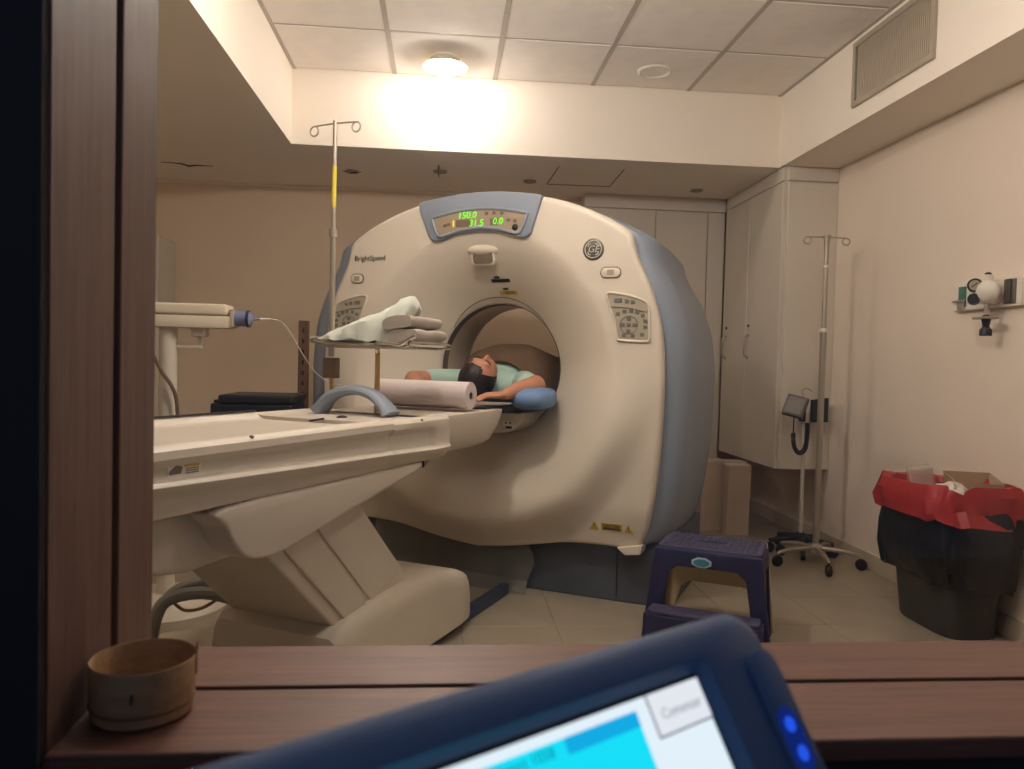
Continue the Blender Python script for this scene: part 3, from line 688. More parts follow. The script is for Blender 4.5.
# cloths on the tray
def wob(v, a, f, sd=0): return v+Vector((noise.noise(v*f+Vector((sd, 0, 0))), noise.noise(v*f+Vector((0, sd+5, 0))), noise.noise(v*f+Vector((0, 0, sd+9)))))*a
b = BM(); secs = []
for i in range(25):
    q = i/24; x = -.235+.37*q
    hgt = .014+.185*(q**.95)*(1-.12*sstep(.93, 1, q)); yc = -.86; wy = .11*(1-.3*q)
    sec = []
    for k in range(24):
        a = 2*PI*k/24; yy = yc+wy*math.cos(a); zz = max(0, math.sin(a))**.9*hgt+(-.002 if math.sin(a) < 0 else 0)
        zz += (.10*sstep(.55, 1, q) if math.sin(a) < 0 else 0)*.35
        sec.append(wob(Vector((x+.035*math.sin(a)*q, yy, 1.183+zz)), .020, 13, 3)+(Vector((noise.noise(Vector((x*34, a*2.2, 1)))*.010, noise.noise(Vector((x*30, a*2.2, 4)))*.012, noise.noise(Vector((x*26, a*2.5, 7)))*.014*q)) if math.sin(a) > -.2 else Vector()))
    if q > .84:
        kk = math.sqrt(max(.04, 1-((q-.84)/.162)**2)); cz = 1.183+hgt*.62
        sec = [Vector((p.x, yc+(p.y-yc)*kk, cz+(p.z-cz)*(kk*.7+.3))) for p in sec]
    secs.append(sec)
loft(b, secs); o = new_obj('green_sheet', b, mat('green_white_cloth', (210, 216, 204), .85, bump=.3, bscale=30), None, True); o.location = (GX, GY, 0); o.rotation_euler = (0, 0, -PH); tag(o, 'crumpled pale green cloth heaped on the wire tray', 'cloth')
TOW = mat('grey_towel', (176, 166, 154), .9, bump=.4, bscale=60)
for k, (xx, zz, lab) in enumerate(((.140, 1.197, 'grey folded towel at the bottom on the tray end'), (.120, 1.246, 'grey folded towel resting on top of the lower towel'))):
    b = BM(); secs = []
    for i in range(13):
        q = i/12; yy = -.95+.24*q
        sec = []
        for a in range(20):
            an = 2*PI*a/20; ex = .062*math.copysign(abs(math.cos(an))**.55, math.cos(an)); ez = .024*math.copysign(abs(math.sin(an))**.7, math.sin(an))
            sec.append(wob(Vector((xx+ex, yy, zz+.006+ez+ex*.10)), .004, 20, k))
        secs.append(sec)
    loft(b, secs); o = new_obj('folded_towel', b, TOW, None, True); o.location = (GX, GY, 0); o.rotation_euler = (0, 0, -PH); tag(o, lab, 'towel', 'folded grey towels on the tray')

# ------------------------------------------------------------------ patient (one voxel-fused body)
per = thing('person', 'person in a pale green shirt lying in the scanner with arms overhead', 'person', G(0, 0, 0), -PH)
def fuse(name, bm, m, parent, voxel, smooth_it=6):
    me = bpy.data.meshes.new(name); bmesh.ops.recalc_face_normals(bm, faces=bm.faces); bm.to_mesh(me); bm.free()
    o = bpy.data.objects.new(name, me); COL.objects.link(o)
    md = o.modifiers.new('r', 'REMESH'); md.mode = 'VOXEL'; md.voxel_size = voxel
    sm = o.modifiers.new('s', 'SMOOTH'); sm.factor = .5; sm.iterations = smooth_it
    dg = bpy.context.evaluated_depsgraph_get(); me2 = bpy.data.meshes.new_from_object(o.evaluated_get(dg))
    bpy.data.objects.remove(o); bpy.data.meshes.remove(me)
    me2.name = name; me2.materials.clear(); me2.materials.append(m)
    for p in me2.polygons: p.use_smooth = True
    o = bpy.data.objects.new(name, me2); COL.objects.link(o); o.parent = parent; return o
def limb(bm, pts, rs):
    for (a, ra), (c, rc) in zip(zip(pts, rs), zip(pts[1:], rs[1:])):
        cyl(bm, a, c, ra, rc, 14)
    for p, r in zip(pts, rs): sphere(bm, p, r, 14, 10)
HD = Vector((.0, .015, 1.035))                  # head centre, crown toward -y, face up and rolled to the right
HR = Matrix.Rotation(R(22), 4, 'Y')
def hp_(x, y, z): return HD+(HR @ Vector((x, y, z)))
def body(bm):
    sphere(bm, HD, (.078, .10, .095), 24, 16, HR)
    sphere(bm, hp_(0, .055, .035), (.058, .07, .062), 20, 12, HR)           # jaw
    sphere(bm, hp_(0, .012, .104), (.013, .024, .018), 12, 8, HR)            # nose
    sphere(bm, hp_(0, -.035, .082), (.052, .018, .014), 12, 8, HR)           # brow
    sphere(bm, hp_(0, .052, .094), (.024, .012, .010), 12, 8, HR)            # lips
    sphere(bm, hp_(0, .092, .078), (.022, .018, .018), 12, 8, HR)            # chin
    for s in (-1, 1): sphere(bm, hp_(s*.078, .012, .005), (.010, .030, .022), 12, 8, HR)
    limb(bm, [(0, .09, 1.015), (0, .17, .995)], [.056, .062])
    # torso
    for y, wx, hz, zc in ((.22, .17, .085, .995), (.32, .175, .105, 1.01), (.45, .165, .12, 1.03), (.58, .165, .12, 1.03), (.70, .175, .105, 1.01), (.82, .175, .10, 1.0)):
        sphere(bm, (0, y, zc), (wx, .13, hz), 20, 14)
    # legs under the blanket
    for s in (-1, 1):
        limb(bm, [(s*.10, .86, .985), (s*.10, 1.28, .985), (s*.10, 1.66, .965)], [.085, .06, .042])
        limb(bm, [(s*.10, 1.69, .965), (s*.12, 1.72, 1.08)], [.04, .032])
    # right arm stretched overhead along the paper
    RA = [(.17, .20, 1.0), (.285, .06, 1.005), (.262, -.11, .985), (.24, -.20, .966)]
    limb(bm, RA, [.062, .05, .038, .027])
    hand(bm, Vector((.24, -.20, .966)), Vector((-.62, -.78, -.04)).normalized(), Vector((0, 0, 1)), 1)
    # left arm bent, elbow out
    limb(bm, [(-.17, .20, 1.0), (-.27, .07, 1.01), (-.315, -.07, 1.015), (-.20, -.24, .985), (-.10, -.32, .965)], [.062, .052, .046, .036, .027])
    hand(bm, Vector((-.10, -.32, .965)), Vector((.75, -.55, -.05)).normalized(), Vector((0, 0, 1)), -1)
def hand(bm, wr, d, up, sg):
    side = d.cross(up).normalized()*sg
    for k in range(5): sphere(bm, wr+d*(.02+.016*k), (.03, .03, .016), 12, 8)
    for k, (off, ln) in enumerate(((-.030, .062), (-.010, .074), (.010, .070), (.028, .055))):
        p = wr+d*.085+side*off; q = p+d*ln*.5-up*.004; r_ = q+d*ln*.5-up*.016
        limb(bm, [p, q, r_], [.0095, .0088, .0075])
    p = wr+d*.03-side*.028; limb(bm, [p, p+d*.03-side*.022, p+d*.058-side*.028], [.012, .0105, .009])
b = BM(); body(b); fuse('body', b, SKIN, per, .006, 5)
# hair cap: crown and sides, leaving the face free
b = BM(); sphere(b, (0, 0, 0), 1, 40, 28)
dl = [v for v in b.verts if (v.co.z > .52 - .9*max(0, -v.co.y-.15)*0 and v.co.y > -.62) or v.co.y > .62 and v.co.z > -.2]
bmesh.ops.delete(b, geom=dl, context='VERTS')
for v in b.verts:
    c = v.co; n_ = 1+.03*noise.noise(c*9)
    v.co = HD+(HR @ Vector((c.x*.089*n_, c.y*.113*n_-.004, c.z*.106*n_-.006)))
bmesh.ops.solidify(b, geom=list(b.faces), thickness=.008)
new_obj('hair', b, mat('dark_hair', (34, 26, 24), .5, bump=.5, bscale=90, var=.2, scale=30), per, True)
for s in (-1, 1):
    b = BM(); tube(b, [hp_(s*.014, -.030, .101), hp_(s*.032, -.033, .098), hp_(s*.05, -.026, .086)], [.002, .0026, .0014], 6); new_obj('eyebrow', b, MATS['dark_hair'], per)
    b = BM(); tube(b, [hp_(s*.018, -.010, .094), hp_(s*.032, -.007, .093), hp_(s*.045, -.009, .084)], .0012, 6); new_obj('closed_eye', b, mat('eyelash', (50, 34, 28), .6), per)
# shirt
b = BM()
for y, wx, hz, zc in ((.20, .165, .088, .995), (.30, .187, .117, 1.01), (.45, .177, .132, 1.03), (.60, .177, .130, 1.03)): sphere(b, (0, y, zc), (wx, .12, hz), 24, 14)
limb(b, [(.17, .20, 1.0), (.235, .085, 1.003)], [.074, .064]); limb(b, [(-.17, .20, 1.0), (-.275, .06, 1.01), (-.285, .03, 1.01)], [.074, .062, .06])
fuse('shirt', b, mat('mint_shirt', (176, 206, 194), .85, bump=.3, bscale=40), per, .008, 4)
# blanket over the body
b = BM(); secs = []
for i in range(31):
    q = i/30; y = .20+1.51*q**1.15
    hgt = .225+.065*math.exp(-((y-.42)/.28)**2)-.07*sstep(.9, 1.5, y)
    fr = sstep(.15, .40, y); hgt = hgt*(.66+.34*fr) if y < .4 else hgt
    wd = (.285-.03*q)*(.66+.34*fr)
    sec = []
    for k in range(33):
        a = PI*k/32; xx = wd*math.copysign(abs(math.cos(a))**.8, math.cos(a)); zz = .925+hgt*math.sin(a)**.75
        p = wob(Vector((xx, y, zz)), .016, 7, 2); sec.append(p)
    secs.append(sec)
loft(b, secs, cap=False, closed=False); bmesh.ops.solidify(b, geom=list(b.faces), thickness=.008)
o = new_obj('blanket', b, mat('brown_blanket', (150, 122, 96), .9, var=.1, scale=14, bump=.4, bscale=50), None, True); o.location = (GX, GY, 0); o.rotation_euler = (0, 0, -PH); tag(o, 'brown blanket draped over the patient inside the ring', 'blanket')

# ------------------------------------------------------------------ contrast injector left of the table
t = thing('contrast_injector', 'white injector head on an upright stand behind the table', 'injector', (-1.17, 3.40, 0))
INJ = mat('injector_white', (222, 210, 188), .4, var=.02)
b = BM(); box(b, -.50, .262, -.06, .06, 1.226, 1.278, .006); new_obj('lower_housing', b, INJ, t, True)
b = BM(); box(b, -.50, .255, -.062, .062, 1.281, 1.328, .010, 3); new_obj('upper_housing', b, INJ, t, True)
b = BM(); box(b, .262, .278, -.045, .045, 1.232, 1.308, .004); new_obj('syringe_collar', b, GREYP, t)
b = BM(); lathe(b, [(0, 0), (.033, 0), (.033, .055), (.036, .056), (.036, .064), (.02, .075), (.006, .082), (.005, .115), (0, .115)], 24, Matrix.Translation((.270, 0, 1.272)) @ Matrix.Rotation(R(90), 4, 'Y'), cap=False); new_obj('syringe', b, mat('syringe_blue', (130, 138, 170), .2), t, True)
b = BM(); cyl(b, (.325, 0, 1.272), (.337, 0, 1.272), .037, seg=24); new_obj('syringe_band', b, mat('band_navy', (50, 56, 84), .4), t, True)
b = BM(); cyl(b, (.38, 0, 1.272), (.425, 0, 1.275), .006, .004, 10); new_obj('nozzle', b, WHITE, t, True)
b = BM(); box(b, .10, .16, -.03, .03, 1.19, 1.226, .004); box(b, .12, .14, -.01, .01, 1.15, 1.19, .003); box(b, -.0, .14, -.012, .012, 1.138, 1.152, .003); new_obj('arm_bracket', b, INJ, t)
b = BM(); cyl(b, (.0, 0, .08), (.0, 0, 1.226), .036, seg=24); new_obj('column', b, CREAM2, t, True)
b = BM(); lathe(b, [(0, 0), (.26, 0), (.26, .04), (.22, .07), (.05, .09), (0, .09)], 32, cap=False); new_obj('base', b, CREAM2, t, True)
b = BM(); tube(b, smooth_path([(-.04, -.05, 1.10), (.0, -.06, 1.03), (.035, -.06, .98), (.055, -.05, .90), (.055, -.05, .7), (.02, -.05, .2)], 6), .008, 8); new_obj('cable', b, mat('cable_brown', (104, 84, 66), .6), t, True)
b = BM(); tube(b, smooth_path([(-.745, 3.40, 1.275), (-.69, 3.42, 1.25), (-.60, 3.45, 1.10), (-.55, 3.5, 1.03), (-.48, 3.52, .995), (-.40, 3.5, .985), (-.30, 3.40, .965)], 8), .0024, 8)
tag(new_obj('injection_tube', b, clear_plastic('tube_clear', (225, 215, 200), .6), None, True), 'thin clear tube hanging from the injector tip to the table', 'tube')
# slotted post and black case behind the table
t = thing('slotted_post', 'narrow brown wooden post with slots near the back wall', 'post', (-.80, 4.5, 0))
PW = wood('post_wood', (96, 70, 48), (136, 104, 74), 2)
b = BM(); box(b, -.028, .028, -.02, .02, .02, 1.32, .003); new_obj('upright', b, PW, t)
b = BM(); box(b, -.15, .15, -.12, .12, 0, .03, .004); new_obj('foot_plate', b, PW, t)
for k in range(8): b = BM(); box(b, -.006, .006, -.022, -.018, 1.25-k*.06, 1.275-k*.06); new_obj('slot', b, DARK, t)
t = thing('black_trolley', 'low black case on a trolley behind the scanner table', 'trolley', (-.955, 4.14, 0))
b = BM(); box(b, -.205, .20, -.18, .18, .50, .872, .012); new_obj('case', b, BLACK, t)
b = BM(); box(b, -.165, .205, -.19, .19, .872, .915, .012, 3); new_obj('lid', b, BLACK, t)
b = BM(); box(b, -.205, -.166, -.12, .12, .872, .885, .004); new_obj('side_tray', b, BLACK, t)
for sx in (-.17, .17):
    for sy in (-.14, .14): b = BM(); cyl(b, (sx, sy, 0), (sx, sy, .50), .018, seg=12); new_obj('leg', b, STEEL, t, True)

# ------------------------------------------------------------------ drip stand on casters (right)
def caster(parent, x, y, a, m=BLACK, z=0):
    b = BM(); M = Matrix.Translation((x, y, z+.032)) @ Matrix.Rotation(a, 4, 'Z') @ Matrix.Rotation(R(90), 4, 'Y')
    lathe(b, [(.0, -.012), (.028, -.012), (.032, -.006), (.032, .006), (.028, .012), (0, .012)], 22, M, cap=False)
    return new_obj('caster', b, m, parent, True)
t = thing('drip_stand', 'steel drip stand on five casters in front of the cabinet', 'drip stand', (2.135, 4.19, 0))
b = BM(); cyl(b, (0, 0, .10), (0, 0, 1.33), .0175, seg=18); new_obj('lower_pole', b, STEEL, t, True)
b = BM(); cyl(b, (0, 0, 1.33), (0, 0, 1.83), .0135, seg=16); new_obj('upper_pole', b, STEEL, t, True)
b = BM(); lathe(b, [(.0135, 1.79), (.0145, 1.83), (.021, 1.865), (.021, 1.872), (0, 1.872)], 18, cap=False); new_obj('top_cap', b, STEEL, t, True)
b = BM(); sphere(b, (0, 0, 1.335), (.023, .023, .018), 18, 12); cyl(b, (0, 0, 1.335), (-.035, -.01, 1.33), .009, .011, 12); new_obj('clamp_knob', b, WHITE, t, True)
b = BM(); cyl(b, (0, 0, 1.69), (0, 0, 1.705), .014, seg=14); new_obj('collar', b, WHITE, t, True)
b = BM(); tube(b, [(x*1.15, y, z) for x, y, z in hook(1, 1.862, 0, 0)], .004, 8); tube(b, [(x*1.15, y, z) for x, y, z in hook(-1, 1.862, 0, 0)], .004, 8); new_obj('hook_bar', b, STEEL, t, True)
b = BM(); lathe(b, [(0, .075), (.03, .075), (.034, .085), (.034, .11), (.02, .125), (.0145, .13)], 20, cap=False); new_obj('hub', b, STEEL, t, True)
for k in range(5):
    a = R(-100+72*k); c, s = math.cos(a), math.sin(a)
    b = BM(); tube(b, [(.02*c, .02*s, .10), (.15*c, .15*s, .096), (.23*c, .23*s, .080), (.24*c, .24*s, .07)], [.014, .013, .011, .010], 10); l = new_obj('leg', b, STEEL, t, True)
    o = caster(t, .24*c, .24*s, a+1.57)
# blood pressure stand
t = thing('pressure_gauge_stand', 'blood pressure gauge stand with black base behind the drip stand', 'medical stand', (2.178, 4.47, 0))
b = BM(); cyl(b, (0, 0, .10), (0, 0, .95), .012, seg=16); new_obj('pole', b, CREAM2, t, True)
b = BM(); lathe(b, [(0, .07), (.05, .07), (.05, .10), (.02, .125), (0, .125)], 20, cap=False); new_obj('hub', b, BLACK, t, True)
for k in range(5):
    a = R(-80+72*k-30); c, s = math.cos(a), math.sin(a); ln = .19
    b = BM(); tube(b, [(.02*c, .02*s, .095), (ln*c, ln*s, .075)], [.018, .014], 10); new_obj('leg', b, BLACK, t, True)
    if abs(ln*c) < .26: caster(t, ln*c, ln*s, a+1.57)
b = BM(); box(b, -.062, .062, -.008, .028, -.066, .066, .006); bmesh.ops.transform(b, matrix=Matrix.Translation((-.085, -.05, .895)) @ Matrix.Rotation(R(-35), 4, 'Z') @ Matrix.Rotation(R(-24), 4, 'X') @ Matrix.Rotation(R(13), 4, 'Y'), verts=b.verts)
g = new_obj('gauge_box', b, mat('gauge_grey', (84, 78, 72), .5), t)
b = BM(); box(b, -.05, .05, -.011, -.008, -.052, .052, .002, 1); bmesh.ops.transform(b, matrix=Matrix.Translation((-.085, -.05, .895)) @ Matrix.Rotation(R(-35), 4, 'Z') @ Matrix.Rotation(R(-24), 4, 'X') @ Matrix.Rotation(R(13), 4, 'Y'), verts=b.verts); new_obj('gauge_face', b, mat('gauge_face_grey', (120, 112, 102), .4), g)
b = BM(); box(b, -.03, -.005, -.03, .02, .80, .945, .004); new_obj('bracket', b, BLACK, t)
b = BM(); tube(b, [(-.07, -.04, .94), (-.02, -.02, .935)], .008, 8); tube(b, [(-.06, -.03, .85), (-.02, -.02, .83)], .006, 8); new_obj('bracket_arm', b, BLACK, t, True)
b = BM(); tube(b, smooth_path([(-.02, -.02, .945), (-.03, -.02, .985), (.0, -.02, 1.0), (.03, -.02, .985)], 5), .004, 8); new_obj('handle_loop', b, STEEL, t, True)
b = BM(); secs = []
for k in range(9):
    q = k/8; secs.append([(.045+.12*q, .03-.02*math.cos(q*3)+yy, z) for yy, z in ((-.018, .795), (-.018, .93+.012*q), (.012, .93+.012*q), (.012, .795))])
loft(b, secs); new_obj('cuff', b, mat('cuff_green', (34, 52, 50), .8, bump=.3), t)
b = BM(); path = smooth_path([(-.095, -.06, .845), (-.095, -.06, .78), (-.095, -.06, .72), (-.085, -.06, .65), (-.055, -.06, .615), (-.02, -.06, .64), (-.005, -.05, .72), (.0, -.04, .79)], 12)
tube(b, path[:24], .004, 8); new_obj('straight_lead', b, DARK, t, True)
b = BM(); hel = []
pp = path[22:]
for i in range(len(pp)*5):
    q = i/5; j = min(int(q), len(pp)-2); f_ = q-j; p = pp[j].lerp(pp[j+1], min(f_, 1)); d = (pp[j+1]-pp[j]).normalized(); a = d.cross(Vector((0, 1, 0))).normalized(); e = a.cross(d)
    hel.append(p+(a*math.cos(i*1.05)+e*math.sin(i*1.05))*.011)
tube(b, hel, .0042, 6); new_obj('coiled_cord', b, DARK, t, True)
# gas outlet rail on the right wall
t = thing('gas_outlet_panel', 'white oxygen outlet panel with regulator on the right wall', 'gas outlet', (XR, 3.22, 1.47))
b = BM(); box(b, -.03, 0, -.21, .21, -.065, .065, .004); new_obj('panel', b, WHITE, t)
b = BM(); box(b, -.036, -.028, .125, .175, -.05, .045, .003); o = new_obj('socket', b, mat('socket_teal', (72, 112, 100), .4), t); b = BM(); box(b, -.045, -.036, .13, .17, -.06, -.02, .002); box(b, -.05, -.04, .12, .20, -.028, -.018, .002); new_obj('socket_clip', b, STEEL, o)
b = BM(); box(b, -.036, -.028, -.185, -.115, -.055, .05, .003); o = new_obj('socket', b, mat('socket_grey', (140, 130, 118), .4, .5), t); b = BM(); box(b, -.045, -.036, -.165, -.135, -.05, .05, .002); new_obj('socket_clip', b, mat('clip_dark', (84, 78, 70), .5), o)
b = BM(); cyl(b, (-.028, -.07, .0), (-.062, -.07, .0), .05, .05, 28); sphere(b, (-.085, -.075, .0), (.042, .075, .052), 28, 18); cyl(b, (-.085, -.085, .045), (-.085, -.085, .072), .02, seg=16); rg = new_obj('regulator', b, WHITE, t, True)
GD = Vector((-.62, -.78, 0)); g0 = Vector((-.105, -.035, .028))
b = BM(); cyl(b, g0, g0+GD*.04, .030, seg=28); ga = new_obj('gauge', b, DARK, rg, True)
b = BM(); cyl(b, g0+GD*.039, g0+GD*.0415, .022, seg=24); new_obj('dial', b, mat('dial_cream', (170, 162, 140), .4), ga, True)
b = BM(); p_ = g0+GD*.0425; q_ = Vector((.78, -.62, 0)); tube(b, [p_-q_*.012+Vector((0, 0, -.008)), p_+q_*.010+Vector((0, 0, .010))], .002, 6); new_obj('needle', b, DARK, ga)
g1 = Vector((-.105, -.03, -.03))
b = BM(); cyl(b, g1, g1+GD*.05, .026, .023, 20); new_obj('knob', b, BLACK, rg, True)
b = BM(); sphere(b, (-.085, -.085, .076), (.014, .014, .008), 14, 8); new_obj('relief_cap', b, BLACK, rg, True)
b = BM(); cyl(b, (-.085, -.085, -.045), (-.085, -.085, -.105), .010, seg=14); new_obj('stem', b, STEEL, rg, True)
b = BM(); box(b, -.115, -.055, -.125, -.035, -.118, -.108, .002); new_obj('tap_lever', b, STEEL, rg)
b = BM(); lathe(b, [(.012, -.10), (.02, -.115), (.016, -.135), (.013, -.15), (.024, -.165), (.024, -.19), (0, -.19)], 18, Matrix.Translation((-.085, -.085, 0)), cap=False); new_obj('hose_connector', b, BLACK, rg, True)

# ------------------------------------------------------------------ waste bin
t = thing('waste_bin', 'dark grey bin lined with black and red bags by the right wall', 'waste bin', (2.24, 3.20, 0))
def rr_ring(cx, cy, hx, hy, z, n=48, p=.45, f=None):
    out = []
    for k in range(n):
        a = 2*PI*k/n; c, s = math.cos(a), math.sin(a)
        v = Vector((cx+hx*math.copysign(abs(c)**p, c), cy+hy*math.copysign(abs(s)**p, s), z))
        if f: v = f(v, a)
        out.append(v)
    return out
b = BM(); loft(b, [rr_ring(.0, 0, .118, .195, .0), rr_ring(0, 0, .122, .20, .01), rr_ring(-.01, 0, .150, .235, .40), rr_ring(-.01, 0, .165, .25, .60), rr_ring(-.01, 0, .155, .24, .60), rr_ring(0, 0, .112, .19, .02)]); new_obj('bin_body', b, mat('bin_grey', (62, 62, 62), .4, var=.15), t, True)
def bagf(amp, fr, sd):
    return lambda v, a: Vector((min(v.x+amp*math.cos(a)*noise.noise(Vector((a*fr, v.z*5, sd))), .165), v.y+amp*math.sin(a)*noise.noise(Vector((a*fr+9, v.z*5, sd))), v.z+amp*.8*noise.noise(Vector((math.cos(a)*3, math.sin(a)*3, sd+v.z)))))
b = BM(); f_ = bagf(.05, 2.2, 1.)
loft(b, [rr_ring(-.012, 0, .178, .265, .60, f=f_), rr_ring(-.014, 0, .190, .275, .52, f=f_), rr_ring(-.014, 0, .195, .285, .40, f=f_), rr_ring(-.014, 0, .185, .282, .30, f=f_), rr_ring(-.01, 0, .165, .26, .225, f=bagf(.07, 3, 2.)), rr_ring(-.01, 0, .145, .235, .235)], cap=False)
new_obj('black_liner', b, mat('black_bag', (26, 26, 30), .28, bump=1., bscale=14), t, True)
b = BM(); f_ = bagf(.045, 2.6, 4.)
loft(b, [rr_ring(-.012, 0, .14, .22, .54), rr_ring(-.012, 0, .155, .235, .60, f=f_), rr_ring(-.012, 0, .165, .25, .635, f=f_), rr_ring(-.014, 0, .19, .28, .64, f=f_), rr_ring(-.016, 0, .205, .29, .60, f=f_), rr_ring(-.016, 0, .208, .295, .54, f=bagf(.05, 3, 7.)), rr_ring(-.016, 0, .212, .30, .495, f=bagf(.05, 3, 5.)), rr_ring(-.014, 0, .20, .29, .50, f=bagf(.05, 3, 5.))], cap=False)
new_obj('red_bag', b, mat('red_bag_plastic', (168, 50, 50), .4, bump=1., bscale=14), t, True)
b = BM(); prism(b, [(-.07, 0), (.07, 0), (.095, .13), (-.095, .13)], -.10, .09, 'y', .002); bmesh.ops.delete(b, geom=[f for f in b.faces if f.calc_center_median().z > .129], context='FACES'); bmesh.ops.transform(b, matrix=Matrix.Translation((2.30, 3.15, .54)) @ Matrix.Rotation(R(-20), 4, 'Z') @ Matrix.Rotation(R(8), 4, 'X'), verts=b.verts); bmesh.ops.solidify(b, geom=list(b.faces), thickness=.003)
tag(new_obj('discarded_carton', b, mat('carton_card', (184, 160, 132), .8)), 'open cardboard carton sticking out of the red bag', 'carton')
b = BM(); box(b, -.05, .05, -.03, .03, 0, .13, .012, 3); bmesh.ops.transform(b, matrix=Matrix.Translation((2.15, 3.26, .57)) @ Matrix.Rotation(R(-15), 4, 'Z') @ Matrix.Rotation(R(-8), 4, 'Y'), verts=b.verts)
tag(new_obj('discarded_bottle', b, clear_plastic('clear_waste', (216, 204, 190), .45)), 'clear plastic container poking out of the bin', 'container')
b = BM(); sphere(b, (0, 0, 0), 1, 18, 12)
for v in b.verts: v.co = Vector((v.co.x*.06, v.co.y*.09, v.co.z*.05))*(1+.4*noise.noise(v.co*3))*.8+Vector((2.165, 3.08, .61))
tag(new_obj('crumpled_wrap', b, mat('wrap_white', (226, 218, 206), .3, bump=.6, bscale=30), None, True), 'crumpled white wrapping inside the red bag', 'wrapper')

# ------------------------------------------------------------------ pale boxes standing under the cabinet
for (x, y, wx, wy, h, lab) in ((1.965, 4.97, .075, .05, .47, 'nearest pale slim box standing under the wall cabinet'), (1.83, 5.10, .075, .05, .485, 'pale slim box behind, half hidden by the scanner side'), (1.995, 5.12, .075, .05, .475, 'pale slim box standing directly behind the nearest one')):
    t = thing('slim_box', lab, 'box', (x, y, 0), 0, 'slim boxes under the cabinet')
    b = BM(); box(b, -wx, wx, -wy, wy, 0, h-.02, .004); new_obj('body', b, mat('slim_box_cream', (204, 184, 162), .5), t)
    b = BM(); box(b, -wx-.003, wx+.003, -wy-.003, wy+.003, h-.02, h, .004); new_obj('lid', b, mat('slim_lid', (216, 200, 180), .5), t)

# ------------------------------------------------------------------ step stool
t = thing('step_stool', 'navy blue plastic step stool beside the scanner', 'stool', (1.135, 3.10, 0), -PH)
NAVY = mat('navy_plastic', (44, 46, 84), .42, var=.08, scale=8)
NAVYT = mat('navy_tread', (70, 68, 96), .6, var=.1, scale=30, bump=.3, bscale=200)
SH, SW, SD = .385, .205, .135
b = BM(); prism(b, rrect(-SW, SW, -SD, SD, .03), SH-.03, SH, 'z', .006); tp = new_obj('tread', b, NAVYT, t, True)
kb = BM(); box(kb, -.008, .008, -.006, .006, SH-.001, SH+.004, .002, 1); stud = new_obj('grip_stud', kb, NAVYT, tp)
first = True
for i in range(15):
    for j in range(7):
        x, y = -.175+i*.025, -.10+j*.033
        if abs(y) < .02 and abs(x) < .07: continue
        if first: stud.location = (x, y, 0); first = False; continue
        o = stud.copy(); COL.objects.link(o); o.location = (x, y, 0)
b = BM(); box(b, -.055, .055, -.010, .010, SH-.002, SH+.002); new_obj('hand_slot', b, DARK, tp)
def frame(y0, y1, z1, w0, w1, leg, rail, m, nm, zt):
    """flat frame: two splayed legs joined by a top rail"""
    b = BM(); n0 = [(-w1, z1), (w1, z1), (w0, 0), (w0-leg, 0), (w1-leg+.004, z1-rail-.03), (w1-leg-.03, z1-rail), (-w1+leg+.03, z1-rail), (-w1+leg-.004, z1-rail-.03), (-w0+leg, 0), (-w0, 0)]
    prism(b, n0, y0, y1, 'y', .004); return new_obj(nm, b, m, t)
frame(-SD-.028, -SD, SH-.008, .255, .208, .060, .066, NAVY, 'front_frame', 0)
frame(SD-.002, SD+.02, SH-.01, .245, .205, .055, .20, mat('stool_cream', (226, 204, 164), .5), 'rear_frame', 0)
for s in (-1, 1):
    b = BM(); prism(b, [(-SD, 0), (-SD+.05, 0), (-SD+.03, SH-.09), (SD-.03, SH-.09), (SD-.05, 0), (SD, 0), (SD, SH-.03), (-SD, SH-.03)], -.006, .006, 'x')
    for v in b.verts: v.co.x += s*(.228-.025*v.co.z/SH)
    new_obj('side_frame', b, NAVY, t)
b = BM(); prism(b, rrect(-.215, .215, -SD-.125, -SD-.02, .02), .128, .146, 'z', .005); st = new_obj('lower_tread', b, NAVYT, t, True)
b = BM(); box(b, -.215, .215, -SD-.13, -SD-.112, .05, .13, .004); new_obj('lower_front', b, NAVY, st)
for s in (-1, 1):
    b = BM(); prism(b, [(-SD-.125, .0), (-SD-.09, .0), (-SD-.085, .10), (-SD-.02, .10), (-SD-.02, .13), (-SD-.125, .13)], -.008, .008, 'x')
    for v in b.verts: v.co.x += s*(.222-.03*v.co.z)
    new_obj('lower_leg', b, NAVY, t)
b = BM(); prism(b, [(.042*math.cos(2*PI*k/8+PI/8), .022*math.sin(2*PI*k/8+PI/8)) for k in range(8)], -.003, 0, 'y', .001, 1); bmesh.ops.translate(b, vec=(-.02, -SD-.028, SH-.05), verts=b.verts); lg_ = new_obj('maker_badge', b, mat('badge_rim', (176, 206, 214), .4), t)
b = BM(); prism(b, [(.033*math.cos(2*PI*k/8+PI/8), .015*math.sin(2*PI*k/8+PI/8)) for k in range(8)], -.0045, -.002, 'y'); bmesh.ops.translate(b, vec=(-.02, -SD-.028, SH-.05), verts=b.verts); new_obj('badge_face', b, mat('badge_teal', (70, 136, 156), .4), lg_)

